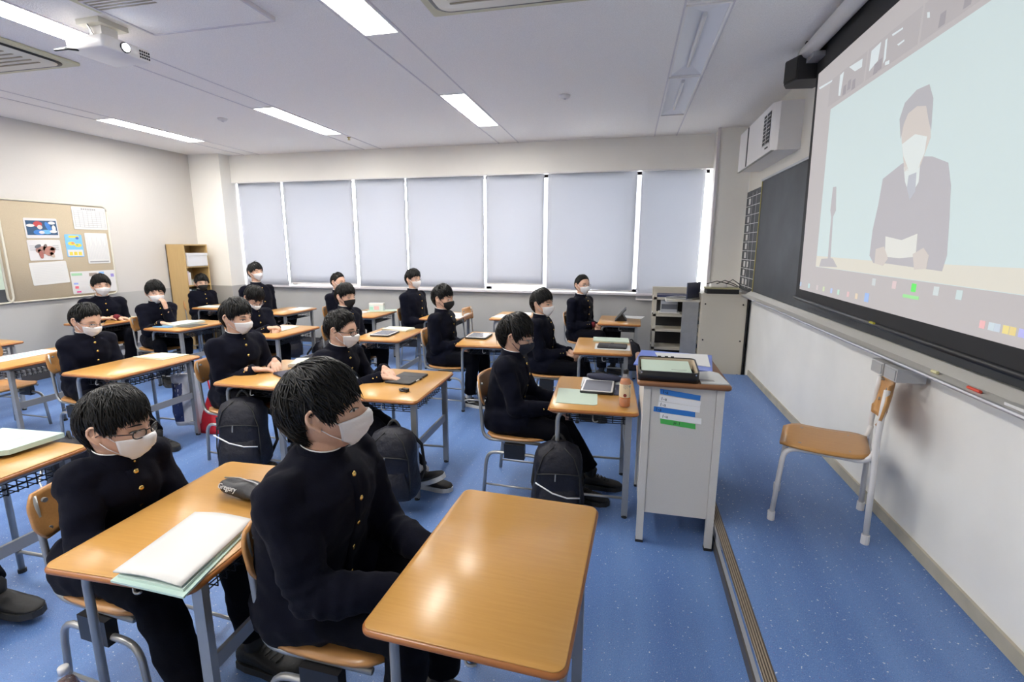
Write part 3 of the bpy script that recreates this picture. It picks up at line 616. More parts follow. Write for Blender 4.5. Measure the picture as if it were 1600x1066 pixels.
a, h, v = wallpaper('poster', 'small blue poster with yellow shapes in mid pin board', 'poster', 4.553, 4.742, 1.38, 1.645, mat('poster_sky', (.20, .50, .85), .4))
bx(a, 'white_band', -h+.01, h-.01, -v+.01, -v+.085, M_lam); bx(a, 'title', -.05, .06, v-.04, v-.015, mat('poster_yellow', (.80, .62, .08), .5))
for y in (-.05, 0, .05): bx(a, 'yellow_dot', y-.018, y+.018, -v+.02, -v+.06, mat('poster_yellow', 0), 2)
bell(a, 'yellow_blob', -.03, .025, .04, .022, mat('poster_yellow', 0), 2); bell(a, 'yellow_blob', .04, .005, .04, .020, mat('poster_yellow', 0), 3); bell(a, 'red_blob', -.02, .03, .014, .012, mat('mark_red', (.7, .25, .15), .5), 4); bell(a, 'green_blob', .03, .01, .015, .012, mat('mark_green', (.25, .5, .2), .5), 4); bell(a, 'blue_blob', .04, .09, .018, .016, mat('mark_blue', (.08, .15, .5), .5), 2)
a, h, v = wallpaper('notice_paper', 'tall white page of dense text, right side of the pin board', 'paper', 4.778, 5.046, 1.294, 1.667, M_paper)
for k in range(13): bx(a, 'text_column', -h+.02+k*.0185, -h+.030+k*.0185, -v+.05, v-.05-.05*(k % 3), mat('faint_ink', 0))
bx(a, 'dark_footer', -h+.02, h-.02, -v+.015, -v+.03, M_steeld)
a, h, v = wallpaper('poster', 'wide white poster with small coloured marks, lowest on the pin board', 'poster', 4.548, 5.09, .935, 1.205, M_lam)
bx(a, 'green_title', -.26, -.14, .085, .115, mat('poster_green', (.35, .62, .40), .5))
for q, c_ in (((-.06, .03, .07, .11), (.3, .25, .22)), ((-.25, -.20, -.02, .0), (.3, .4, .8)), ((-.24, -.2, -.07, -.04), (.75, .15, .2)), ((-.23, -.18, -.12, -.1), (.7, .1, .3)), ((.06, .12, .08, .12), (.25, .45, .75)), ((.08, .11, .0, .03), (.8, .6, .2)), ((.2, .24, .05, .09), (.3, .25, .6))):
    bx(a, 'coloured_mark', *q, mat('mark_%d' % int(c_[0]*1000+q[0]*10), c_, .6), 2)
for k in range(7): bx(a, 'text_line', -.17, -.02, -.11+k*.02, -.107+k*.02, mat('faint_ink', 0), 2)
t = thing('blackboard', 'dark board with a pale frame at the left edge of the photo', 'blackboard', (-6.518, 3.2, 0))
MB().rbox(-.75, .75, -.54, .54, 0, .016, .06, Matrix.Translation((0, 0, 1.44)) @ Matrix(((0, 0, 1, 0), (1, 0, 0, 0), (0, 1, 0, 0), (0, 0, 0, 1)))).build('slate', M_board, t)
pts = [(.018, y, 1.44+z) for y, z in rrect(.75, .54, .06, 5)]; pts.append(pts[0]); MB().tube(pts, .012, 8).build('frame', mat('board_frame', 0), t, True)
MB().box(.016, .02, .45, .70, 1.38, 1.39).build('chalk_line', M_paper, t); MB().box(.016, .019, .50, .70, 1.05, 1.36).build('pinned_sheet', M_green, t)
# bookcase
t = thing('bookcase', 'tall light oak bookcase in the back corner', 'bookcase', (0, 0, 0))
M_oak = wood('light_oak', (.50, .335, .14, 1), (.58, .40, .18, 1), .45, (6, 6, .6), 8)
bx0, bx1, by0, by1 = -6.50, -6.19, 5.86, 6.27
MB().box(bx0, bx1, by0, by0+.018, 0, 1.535).build('side_panel', M_oak, t); MB().box(bx0, bx1, by1-.018, by1, 0, 1.535).build('side_panel', M_oak, t)
MB().box(bx0, bx0+.01, by0, by1, 0, 1.53).build('back_panel', M_oak, t)
for z in (.06, .40, .68, .93, 1.20, 1.517): MB().box(bx0+.01, bx1, by0+.018, by1-.018, z, z+.018).build('shelf', M_oak, t)
o = tag(MB().rbox(-6.42, -6.17, 5.90, 6.24, 1.22, 1.40, .01).build('storage_box', mat('white_box', (.70, .70, .72), .5)), 'white box on the top shelf of the bookcase', 'box')
MB().rbox(-6.425, -6.165, 5.895, 6.245, 1.37, 1.41, .008).build('lid', mat('white_box', 0), o)
bk = [('pale pink', (.75, .66, .68)), ('white', (.75, .75, .75))]
for i, (n_, c_) in enumerate(bk):
    tag(MB().box(-6.40, -6.20, 5.885+.03*i, 5.91+.03*i, .95, 1.15-.02*i).build('book', mat('book_'+n_.replace(' ', '_'), c_, .6)), '%s book standing on the middle bookcase shelf' % n_, 'book', 'books on the middle bookcase shelf')
for k in range(4): tag(MB().box(-6.42, -6.19, 5.96, 6.16+.01*k, .949+.018*k, .965+.018*k, Matrix.Translation((-6.3, 6.05, 0)) @ Matrix.Rotation(R(5-4*k), 4, 'Z') @ Matrix.Translation((6.3, -6.05, 0))).build('paper_stack', M_cream if k % 2 else M_paper), ['lowest cream', 'second white', 'third cream', 'topmost white'][k]+' bundle in the pile on the middle bookcase shelf', 'papers', 'paper bundles in the bookcase')
cols = [(.55, .6, .65), (.2, .3, .45), (.6, .62, .6), (.15, .2, .2), (.5, .55, .62), (.35, .16, .12), (.65, .65, .62)]; cn = ['pale grey-blue', 'dark blue', 'light grey', 'dark green', 'pale blue', 'brown', 'off-white']
for i, c_ in enumerate(cols):
    h_ = .19-.02*(i % 3); tag(MB().box(-6.40, -6.20, 5.885+.045*i, 5.92+.045*i, .70, .70+h_).build('book', mat('bk_%d' % i, c_, .6)), '%s book on the lower bookcase shelf' % cn[i], 'book', 'books on the lower bookcase shelf')
# ================================================================ desks
DT = .648
def make_desk():
    t = thing('school_desk', 'x', 'desk', group='school desks')
    MB().rbox(-.239, .239, -.344, .344, DT-.004, DT, .028, seg=5).build('tabletop', M_top, t, 30)
    MB().rbox(-.245, .245, -.350, .350, DT-.022, DT-.0035, .034, seg=5).build('edge_band', M_edge, t, 30)
    for s in (-1, 1):
        y = s*.272
        MB().tube([(-.195, y, .012), (-.195, y, .55)]+arc((-.195, y, .55), (-.13, y, .612), (-.195, y, .612), 5)[1:]+[(.20, y, .612)], .0125, 10).build('leg', M_steel, t, 40)
        b = MB().bar((.195, y, .012), (.195, y, .61), .024, .034, (1, 0, 0)); b.build('leg', M_steel, t)
        MB().tube(arc((-.19, y*.99, .10), (-.14, y*.97, .115), (-.16, y*.98, .115), 3)+[(.19, y*.98, .115)], .008, 8).build('side_stretcher', M_steel, t, True)
        for x in (-.195, .195): MB().cyl((x, y, 0), (x, y, .016), .0165, 10).build('foot_cap', M_blackd, t)
    MB().box(.188, .202, -.26, .26, .315, .362).build('front_bar', M_steeld, t)
    MB().box(-.20, .20, -.26, .26, .604, .626).build('under_rail', M_steeld, t)
    b = MB(); r = .0026
    for k in range(15):
        y = -.235+.47*k/14; b.tube([(-.15, y, .60), (-.15, y, .545), (.185, y, .545), (.185, y, .60)], r, 4)
    for z in (.572, .598):
        b.tube([(-.15, -.235, z), (.185, -.235, z), (.185, .235, z), (-.15, .235, z), (-.15, -.235, z)], r, 4)
    for k in range(6): x = -.13+.06*k; b.tube([(x, -.235, .60), (x, -.235, .545), (x, .235, .545), (x, .235, .60)], r, 4)
    b.build('wire_basket', M_black, t)
    MB().tube(arc((.0, -.285, .602), (.03, -.30, .575), (-.005, -.305, .555), 6), .004, 6).build('bag_hook', M_steel, t, True)
    return t
DESK = make_desk()
DESKS = [  # x, y, rz, label
 (-.315, 1.218, -.041, 'school desk with a bare shiny top, nearest the camera'),
 (-1.311, 1.232, .034, 'school desk with a white folder and a black pencil case on top'),
 (-2.526, 1.215, .006, 'school desk at the left edge with pale folders on it, nearest row'),
 (-.161, 2.894, .039, 'school desk with a tea bottle and a white tablet beside the lectern'),
 (-1.388, 2.809, .032, 'school desk with a black tablet case and a small black key ring'),
 (-2.336, 2.871, -.006, 'school desk of the boy with folded hands, navy tablet on top'),
 (-3.551, 2.829, -.007, 'school desk with one cream folder, beside the white plastic bag'),
 (-4.575, 2.83, -.01, 'unoccupied school desk with a blue and white sheet at the left edge'),
 (-5.645, 2.96, -.01, 'school desk corner farthest left by the back wall'),
 (-.182, 4.373, .030, 'school desk with a black tablet and grey folder, third from the camera beside the lectern'),
 (-1.266, 4.437, .092, 'school desk with a pale tablet before the upright boy in a black mask'),
 (-2.302, 4.457, .037, 'school desk with a tablet and cream folders in the middle of the class'),
 (-3.509, 4.358, -.027, 'school desk with a cream folder before the boy looking down'),
 (-4.744, 4.443, -.049, 'school desk with a pile of folders, before the boy touching his face'),
 (-5.93, 4.50, -.03, 'school desk with a phone and sheet, before the boy leaning by the pin board'),
 (-.062, 5.974, -.014, 'school desk with a propped-up black tablet, by the window at the front'),
 (-1.38, 6.04, .0, 'unoccupied school desk with loose white sheets by the window'),
 (-2.221, 5.856, .005, 'school desk with a white sheet before the boy in glasses by the window'),
 (-3.288, 5.831, .0, 'school desk with a clear plastic box on a folder by the window'),
 (-4.530, 5.790, -.018, 'school desk with a shiny white sheet, before the tallest boy by the window'),
 (-5.766, 6.036, .0, 'school desk with pale papers in the back window corner'),
]
for i, (x, y, rz, l) in enumerate(DESKS):
    if i == 0: DESK.location = (x, y, 0); DESK.rotation_euler = (0, 0, rz); DESK['label'] = l
    else: dup(DESK, (x, y, 0), rz, l, 'school desks')
# ================================================================ chairs
def make_chair():
    t = thing('school_chair', 'x', 'chair', group='school chairs')
    nx, ny = 9, 9; top = np.zeros((nx, ny, 3))
    def slab(fn, th, n=10, m=10, name='seat', mm=M_ply):
        G = np.array([[fn(i/(n-1), j/(m-1)) for j in range(m)] for i in range(n)])
        o = MB().grid(G).build(name, mm, t, True); md = o.modifiers.new('s', 'SOLIDIFY'); md.thickness = th; md.offset = 0; return o
    def seat(u, v):
        x = -.185+.37*u; wy = .19-.05*max(0, u-.8)*2-.012*max(0, .15-u)*6
        r = .05; y = (2*v-1)
        # rounded corners
        ex = max(0, abs(2*u-1)-.72)/.28; wy *= (1-.18*ex**2.5)
        return (x, y*wy, .385-.012*math.sin(math.pi*min(1, u*1.1))-.018*max(0, u-.85)*4+.004*abs(y))
    slab(seat, .011)
    def back(u, v):
        z = .575+.155*u; y = (2*v-1); w_ = .195*(1-.20*max(0, abs(2*u-1)-.35)**1.6*(1 if u > .5 else 1.4))
        return (-.225-.045*(1-y*y)+.012*(1)-.12*(u-.5)*.25, y*w_, z)
    slab(back, .011, name='backrest')
    for s in (-1, 1):
        y = s*.172
        MB().tube([(-.232, y*1.0, .72), (-.222, y, .60), (-.212, y, .46)]+arc((-.21, y, .43), (-.14, y, .362), (-.205, y, .362), 5)+[(.15, y, .362)], .0105, 8).build('back_frame', M_steel, t, 40)
        y = s*.185
        MB().tube([(-.20, y, .01), (-.185, y, .20)]+arc((-.18, y, .23), (-.11, y, .288), (-.17, y, .288), 5)+[(.10, y, .288)]+arc((.10, y, .288), (.175, y, .23), (.165, y, .288), 5)[1:]+[(.20, y, .01)], .011, 8).build('leg_frame', M_steel, t, 40)
        MB().box(-.065, .06, y-.018, y+.018, .262, .352).build('joint_block', M_black, t)
        MB().tube([(-.198, y*.98, .07), (.195, y*.98, .07)], .007, 6).build('stretcher', M_steel, t, True)
        for z in (.60, .70): MB().cyl((-.222, s*.150, z), (-.212, s*.150, z), .008, 8).build('bolt', M_steeld, t)
    MB().tube([(.0, -.18, .30), (.0, .18, .30)], .009, 6).build('cross_tube', M_steel, t)
    return t
CHAIR = make_chair(); CH_USED = [0]
def place_chair(x, y, rz, label):
    if not CH_USED[0]:
        CH_USED[0] = 1; CHAIR.location = (x, y, 0); CHAIR.rotation_euler = (0, 0, rz); CHAIR['label'] = label; return CHAIR
    return dup(CHAIR, (x, y, 0), rz, label, 'school chairs')
place_chair(-4.96, 2.80, 0, 'unoccupied school chair tucked under the desk with the blue and white sheet')
place_chair(-1.78, 6.02, 0, 'unoccupied school chair by the window behind the desk with loose sheets')
place_chair(-6.02, 2.95, 0, 'school chair farthest left, before the board with the pale frame')
# platform chair
t = thing('wooden_chair', 'wooden chair with white tube legs alone on the blue platform', 'chair', (1.0, 2.62, .158), R(161))
def pslab(fn, th, name, n=12, m=12):
    G = np.array([[fn(i/(n-1), j/(m-1)) for j in range(m)] for i in range(n)])
    o = MB().grid(G).build(name, wood('light_plywood', (.48, .235, .065, 1), (.60, .32, .11, 1), .3), t, True); md = o.modifiers.new('s', 'SOLIDIFY'); md.thickness = th; md.offset = 0; return o
def seat(u, v):
    y = 2*v-1; e = max(0, abs(2*u-1)-.55)/.45; w_ = .185*(1-.28*e**2.2); return (-.185+.37*u, y*w_, .412-.010*math.sin(math.pi*u)-.022*max(0, u-.86)*5)
pslab(seat, .012, 'seat')
def back(u, v):
    y = 2*v-1; e = max(0, abs(2*u-1)-.2)/.8; w_ = .185*(1-.40*e**2.2); return (-.200-.030*(1-y*y)-.025*(u-.5), y*w_, .555+.19*u)
pslab(back, .011, 'backrest')
for s in (-1, 1):
    y = s*.165
    MB().tube([(-.206, y*.9, .735), (-.200, y*.97, .66), (-.195, y, .50), (-.20, y*1.03, .30), (-.205, y*1.08, .03)], .0125, 10).build('leg', M_white, t, True)
    MB().tube([(-.198, y*.97, .47)]+arc((-.19, y*.95, .43), (-.13, y*.92, .388), (-.18, y*.93, .39), 4)+[(.10, y*.92, .388)]+arc((.10, y*.92, .388), (.165, y*.98, .33), (.16, y*.94, .385), 5)[1:]+[(.185, y*1.08, .03)], .0125, 10).build('leg', M_white, t, True)
    MB().cyl((-.205, y*1.08, 0), (-.205, y*1.08, .045), .0175, 12).build('foot_cap', M_white, t); MB().cyl((.186, y*1.08, 0), (.186, y*1.08, .045), .0175, 12).build('foot_cap', M_white, t)
    for x in (-.11, .10): MB().cyl((x, s*.12, .404), (x, s*.12, .412), .008, 8).build('bolt', M_steeld, t)
    for z in (.63, .73): MB().cyl((-.222, s*.11, z), (-.205, s*.11, z), .008, 8).build('bolt', M_steeld, t)
MB().tube([(-.2, -.165, .36), (-.2, .165, .36)], .010, 8).build('cross_tube', M_white, t)
MB().tube([(.13, -.15, .385), (.13, .15, .385)], .010, 8).build('cross_tube', M_white, t)

# ================================================================ things on the desks
Z = DT
def sheet(name, label, cat, pts, m_, z=Z, th=.003, group=None, layers=0):
    o = MB().prism(pts, z+.0005, z+th).build(name, m_); tag(o, label, cat, group)
    cx = sum(p[0] for p in pts)/len(pts); cy = sum(p[1] for p in pts)/len(pts)
    for k in range(layers):
        a = R(3+4*k); q = [(cx+(x-cx)*.97*math.cos(a)-(y-cy)*.97*math.sin(a), cy+(x-cx)*.97*math.sin(a)+(y-cy)*.97*math.cos(a)) for x, y in pts]
        MB().prism(q, z+th+k*.004, z+th+k*.004+.003).build('inner_sheet', M_paper if k % 2 == 0 else M_cream, o)
    return o
def rot_rect(cx, cy, w_, h_, a): a = R(a); return [(cx+x*math.cos(a)-y*math.sin(a), cy+x*math.sin(a)+y*math.cos(a)) for x, y in ((-w_/2, -h_/2), (w_/2, -h_/2), (w_/2, h_/2), (-w_/2, h_/2))]
def tablet(label, x, y, rz, kind='case', w_=.18, h_=.25, z=Z):
    t = thing('tablet', label, 'tablet', (x, y, z+.0005), R(rz))
    mm = {'case': mat('tablet_case', (.016, .015, .016), .5, bump=(200, .1)), 'navy': mat('tablet_case_navy', (.014, .017, .042), .45, bump=(200, .1)), 'screen': M_black}[kind if kind in ('case', 'navy') else 'screen']
    MB().rbox(-w_/2, w_/2, -h_/2, h_/2, 0, .013 if kind != 'screen' else .016, .012).build('cover', mm, t, 30)
    if kind == 'screen':
        MB().rbox(-w_/2+.006, w_/2-.006, -h_/2+.004, h_/2-.004, .016, .019, .012).build('bezel', M_white, t, 30)
        MB().rbox(-w_/2+.017, w_/2-.017, -h_/2+.018, h_/2-.018, .0185, .0196, .003).build('display', mat('tablet_display', (.13, .13, .15), .18), t)
    else:
        MB().box(-w_/2+.01, w_/2-.01, -.002+h_*.1, .002+h_*.1, .0128, .0138).build('fold_line', M_black, t)
        MB().rbox(w_/2-.012, w_/2+.004, -.05, .03, .002, .011, .003).build('pen', M_white, t); MB().rbox(w_/2-.02, w_/2+.006, -.01, .02, .001, .0145, .003).build('closure_tab', M_black, t)
    return t
# near desk left: folders + pencil case
o = sheet('folder', 'mint green plastic folder under the white folder, hanging over the desk edge', 'folder', [(-1.285, .872), (-1.335, 1.196), (-1.115, 1.205), (-1.045, .865)], M_mint, th=.006)
MB().prism([(-1.275, .885), (-1.325, 1.19), (-1.125, 1.198), (-1.06, .88)], Z+.006, Z+.014).build('inner_sheets', mat('mint_inner', (.55, .68, .62), .6), o)
G = np.zeros((14, 12, 3)); A_, B_, C_, D_ = map(np.array, [(-1.29, .885), (-1.335, 1.185), (-1.115, 1.19), (-1.065, .88)])
for i in range(14):
    for j in range(12):
        u, v = i/13, j/11; p_ = (A_*(1-u)+B_*u)*(1-v)+(D_*(1-u)+C_*u)*v; G[i, j] = (*p_, Z+.019+.010*math.sin(math.pi*v)*.8+.004*(1-u))
o = MB().grid(G).build('folder', mat('white_card', (.62, .615, .60), .5), smooth=True); o.modifiers.new('s', 'SOLIDIFY').thickness = .004; tag(o, 'large white card folder on the near desk, left of the pencil case', 'folder')
t = thing('pencil_case', 'black soft pencil case with pale lettering on the near desk', 'pencil case', (-1.275, 1.338, Z), R(-10))
b = MB(); rg = []
for k in range(15):
    u = k/14; x = -.115+.25*u; s_ = math.sin(math.pi*min(1, max(0, u*.96+.02)))**.45
    rg.append([(x, (.046+.006*math.sin(9*u))*s_*math.cos(a), .029+(.027+.005*math.sin(13*u+1))*s_*math.sin(a)*(1 if math.sin(a) > 0 else .98)) for a in [2*math.pi*q/16 for q in range(16)]])
b.loft(rg).build('body', mat('pencil_case_black', (.022, .022, .026), .5, bump=(40, .3)), t, True)
MB().tube([(-.10, 0, .052), (-.03, .004, .062), (.05, 0, .062), (.11, .0, .045)], .003, 6).build('zip', M_steeld, t, True)
text_mesh('lettering', 'Gregory', .026, M_reflect, t, Matrix.Translation((-.085, -.043, .036)) @ Matrix.Rotation(R(58), 4, 'X'), .001).name = 'lettering'
# left edge desk
o = sheet('folder', 'pale mint folder with papers on the desk at the left edge', 'folder', [(-2.79, 1.56), (-2.45, 1.58), (-2.46, 1.38), (-2.76, 1.16)], M_mint, th=.022, z=Z+.015)
MB().prism([(-2.74, 1.47), (-2.56, 1.50), (-2.58, 1.25), (-2.72, 1.16)], Z+.037, Z+.039).build('sheet', M_paper, o)
sheet('notebook', 'black flat notebook under the pale mint folder at the left edge', 'notebook', [(-2.76, 1.50), (-2.52, 1.49), (-2.50, 1.22), (-2.74, 1.12)], M_black, th=.015)
# tea desk
sheet('envelope', 'pale green envelope on the desk with the tea bottle', 'envelope', [(-.362, 2.64), (-.385, 2.93), (-.145, 2.93), (-.13, 2.655), (-.145, 2.64)], M_green)
o = sheet('paper_sheet', 'white sheet under the navy pencil case on the tea bottle desk', 'paper', [(-.255, 3.00), (-.26, 3.225), (.05, 3.225), (.05, 3.06)], M_paper)
tablet('white-framed tablet on a black case on the tea bottle desk', -.145, 2.985, -1, 'screen', .20, .265)
sheet('tablet_cover', 'open navy cover flap beside the white-framed tablet', 'cover', rot_rect(-.01, 2.97, .07, .22, 0), mat('tablet_case_navy', 0), th=.006)
t = thing('pencil_case', 'rolled navy pencil case on the white sheet of the tea bottle desk', 'pencil case', (-.11, 3.15, Z+.003), R(-14))
rg = []
for k in range(13):
    u = k/12; x = -.12+.23*u; s_ = math.sin(math.pi*(u*.92+.04))**.35; rg.append([(x, .034*s_*math.cos(a), .026+.026*s_*math.sin(a)) for a in [2*math.pi*q/12 for q in range(12)]])
MB().loft(rg).build('body', mat('navy_pencil_case', (.012, .016, .045), .7, bump=(60, .3)), t, True); MB().tube([(-.10, 0, .050), (.09, 0, .050)], .0022, 5).build('zip', M_black, t)
# tea bottle
def bottle(label, x, y, z, cap, liquid, lab):
    t = thing('tea_bottle', label, 'bottle', (x, y, z), R(20))
    M_pet = mat('bottle_plastic', (.85, .87, .88), .06, spec=.6, alpha=.14)
    MB().lathe([(.001, 0), (.026, .001), (.031, .008), (.0315, .05), (.030, .055), (.0315, .06), (.0315, .135), (.029, .150), (.017, .180), (.0125, .19), (.0125, .205)], seg=24).build('plastic_body', M_pet, t, 40)
    MB().lathe([(.001, .002), (.025, .003), (.0302, .009), (.0306, .05), (.0306, .134), (.027, .150), (.022, .160), (.001, .160)], seg=24).build('tea', liquid, t, 40)
    MB().lathe([(.0318, .058), (.0322, .060), (.0322, .130), (.0318, .132)], seg=24).build('label', lab, t, 40)
    MB().lathe([(.0148, .188), (.0150, .208), (.013, .211), (.001, .211)], seg=20).build('cap', cap, t, 40)
    return t
t = bottle('bottle of amber tea with a cream label and black cap on the desk', .018, 2.665, Z, M_black, mat('amber_tea', (.60, .17, .012), .08, alpha=.78), mat('cream_label', (.72, .58, .38), .5))
for a0, z0, r_, m_ in ((-110, .072, .0095, mat('label_seal', (.22, .03, .025), .6)), (-62, .122, .0075, M_steeld)):
    G = []
    for q in range(14): an = 2*math.pi*q/14; th = R(a0)+r_*math.cos(an)/.0327; G.append((.0327*math.cos(th), .0327*math.sin(th), z0+r_*math.sin(an)))
    MB().add(G, [tuple(range(14))]).build('label_seal', m_, t)
for k in range(11):
    a0 = -128+9*(k % 6); z0 = .128-.012*(k//6)-.004*(k % 3); G = [(.0326*math.cos(R(a0+da)), .0326*math.sin(R(a0+da)), z0+dz) for da, dz in ((0, 0), (4, 0), (4, .006), (0, .006))]
    MB().add(G, [(0, 1, 2, 3)]).build('label_character', M_steeld, t)
for k in range(12):
    a0 = -66+5*(k//6)*1.4; z0 = .105-.009*(k % 6); G = [(.0326*math.cos(R(a0+da)), .0326*math.sin(R(a0+da)), z0+dz) for da, dz in ((0, 0), (4, 0), (4, .006), (0, .006))]
    MB().add(G, [(0, 1, 2, 3)]).build('label_character', M_steeld, t)
t = bottle('bottle with a white cap standing on the floor at the bottom left corner', -1.68, .965, 0, M_white, mat('dark_tea', (.10, .03, .02), .1), mat('pink_label', (.5, .25, .25), .5))
# tablet desk
tablet('black tablet case beside a small key ring on the desk', -1.395, 2.905, -4, 'case', .19, .26)
t = thing('key_ring', 'small black key ring on the desk', 'key ring', (-1.30, 2.645, Z), R(-20))
MB().tube([(.02*math.cos(a), .016*math.sin(a), .008+.004*math.sin(2*a)) for a in [i*.6 for i in range(11)]], .0065, 6).build('strap', M_black, t, True); MB().rbox(.0, .045, -.012, .012, .001, .022, .003).build('fob', M_black, t); MB().cyl((.05, 0, .006), (.068, 0, .006), .0025, 6).build('key', M_chrome, t)
# folded hands desk
tablet('navy tablet case beside the boy with folded hands', -2.20, 2.87, -30, 'navy', .19, .26)
sheet('papers', 'thick white paper stack at the far side of the folded hands desk', 'papers', rot_rect(-2.28, 3.13, .25, .20, 15), M_paper, th=.02, layers=2)
o = sheet('leaflet', 'white leaflet with a blue picture beside the navy tablet case', 'leaflet', rot_rect(-2.22, 3.03, .22, .14, 4), M_paper, th=.002); MB().prism(rot_rect(-2.19, 3.03, .09, .11, 4), Z+.002, Z+.003).build('blue_picture', mat('leaflet_blue', (.15, .35, .65), .5), o)
o = sheet('folder', 'cream folder on the desk of the left boy in glasses and white mask', 'folder', [(-3.77, 2.99), (-3.69, 3.17), (-3.42, 3.17), (-3.45, 2.96)], M_cream, th=.006); MB().prism([(-3.70, 2.99), (-3.65, 3.14), (-3.45, 3.15), (-3.48, 2.97)], Z+.006, Z+.012).build('upper_sheet', M_cream, o)
o = sheet('printed_sheet', 'white printed sheet with blue bands on the unoccupied left desk', 'paper', [(-4.80, 2.62), (-4.80, 3.05), (-4.58, 3.05), (-4.58, 2.62)], M_paper)
for k in range(3): MB().box(-4.77+.06*k, -4.74+.06*k, 2.70, 3.0, Z+.003, Z+.0036).build('blue_band', mat('band_blue', (.25, .45, .75), .5), o)
# third row
sheet('folder', 'grey-green folder on the window side of the third desk beside the lectern', 'folder', [(-.28, 4.52), (-.29, 4.70), (.04, 4.70), (.045, 4.50)], M_green, th=.014)
sheet('printed_sheet', 'white sheet under the black tablet on the third desk beside the lectern', 'paper', [(-.245, 4.18), (-.25, 4.42), (.055, 4.40), (.055, 4.17)], M_paper)
tablet('black tablet case lying on a white sheet beside the grey-green folder', -.10, 4.31, 88, 'case', .19, .25, Z+.003)
tablet('pale silver tablet on the desk before the upright boy in a black mask', -1.38, 4.50, 0, 'screen', .21, .26)
tablet('grey tablet with a white pen on the middle desk', -2.33, 4.40, 2, 'screen', .20, .27)
sheet('folder', 'cream folder stack on the far side of the middle desk', 'folder', rot_rect(-2.33, 4.70, .30, .18, -8), M_cream, th=.010, layers=2)
sheet('folder', 'cream folder before the boy looking down at his desk', 'folder', [(-3.72, 4.22), (-3.70, 4.60), (-3.46, 4.60), (-3.44, 4.25)], M_cream, th=.006, layers=1)
o = sheet('folder', 'pile of white and grey folders before the boy touching his face', 'folder', [(-4.96, 4.27), (-4.93, 4.62), (-4.70, 4.62), (-4.72, 4.25)], mat('folder_grey', (.45, .50, .46), .5), th=.022, layers=1); MB().prism([(-4.97, 4.20), (-4.93, 4.35), (-4.75, 4.33), (-4.76, 4.20)], Z, Z+.009).build('blue_sheet', mat('leaflet_blue', 0), o)
sheet('notebook', 'dark clear folder at the front of the pile of folders', 'folder', [(-4.72, 4.27), (-4.72, 4.5), (-4.55, 4.5), (-4.55, 4.27)], mat('dark_folder', (.06, .06, .06), .3), th=.006)
sheet('notebook', 'grey notebook on the desk below the pin board', 'notebook', [(-5.95, 4.60), (-5.95, 4.80), (-5.73, 4.80), (-5.73, 4.60)], M_green, th=.006)
sheet('smartphone', 'black phone held on the desk below the pin board', 'phone', rot_rect(-5.92, 4.62, .15, .07, 8), M_black, th=.011, z=Z+.006)
# window row
t = thing('tablet', 'black tablet propped up on its folding case by the window', 'tablet', (-.10, 5.99, Z), R(0))
Mt = Matrix.Translation((.06, 0, .005)) @ Matrix.Rotation(R(38), 4, 'Y')
MB().rbox(-.0, .012, -.13, .13, 0, .19, .006, Matrix.Translation((-.02, 0, 0)) @ Matrix.Rotation(R(40), 4, 'Y')).build('slab', M_black, t, 30)
MB().prism([(-.02, 0), (.12, 0), (.055, .095)], -.11, .11, Matrix(((1, 0, 0, 0), (0, 0, 1, 0), (0, 1, 0, 0), (0, 0, 0, 1)))).build('stand', M_black, t)
sheet('printed_sheet', 'white sheet hanging over the window side of the front window desk', 'paper', [(-.06, 6.12), (-.06, 6.36), (.24, 6.34), (.19, 6.10)], M_paper)
sheet('printed_sheet', 'folded white sheet on the unoccupied window desk, nearer the blackboard', 'paper', rot_rect(-1.30, 6.20, .22, .30, 10), M_paper)
sheet('printed_sheet', 'white sheet on the unoccupied window desk, nearer the back', 'paper', rot_rect(-1.50, 5.95, .2, .28, -12), M_paper)
sheet('printed_sheet', 'large white sheet on the desk before the boy in glasses by the window', 'paper', rot_rect(-2.13, 5.86, .30, .50, 3), M_paper)
o = sheet('folder', 'grey-green folder under the clear plastic box', 'folder', rot_rect(-3.22, 6.06, .42, .20, 25), M_green, th=.006)
t = thing('plastic_box', 'clear plastic box with coloured print standing on a folder by the window', 'box', (-3.30, 6.04, Z+.007), R(8))
MB().rbox(-.10, .10, -.03, .03, 0, .10, .005).build('box', mat('box_print', (.62, .70, .68), .3), t); MB().rbox(-.10, .10, -.031, .031, .075, .101, .005).build('lid', M_white, t); MB().box(-.03, .04, -.032, -.030, .01, .06).build('pink_print', mat('pink_print', (.75, .45, .45), .5), t)
MB().box(-.09, -.04, -.032, -.030, .01, .05).build('green_print', mat('green_print', (.35, .62, .50), .5), t)
sheet('printed_sheet', 'white sheet beside the clear plastic box', 'paper', rot_rect(-3.42, 5.80, .15, .30, -10), M_paper)
sheet('printed_sheet', 'white sheet shining on the desk before the tallest boy', 'paper', rot_rect(-4.45, 5.98, .22, .30, 8), M_paper)
sheet('papers', 'pale papers on the desk in the back window corner', 'papers', rot_rect(-5.80, 5.86, .30, .22, 5), mat('blue_white_paper', (.62, .70, .74), .6), th=.01, layers=1)

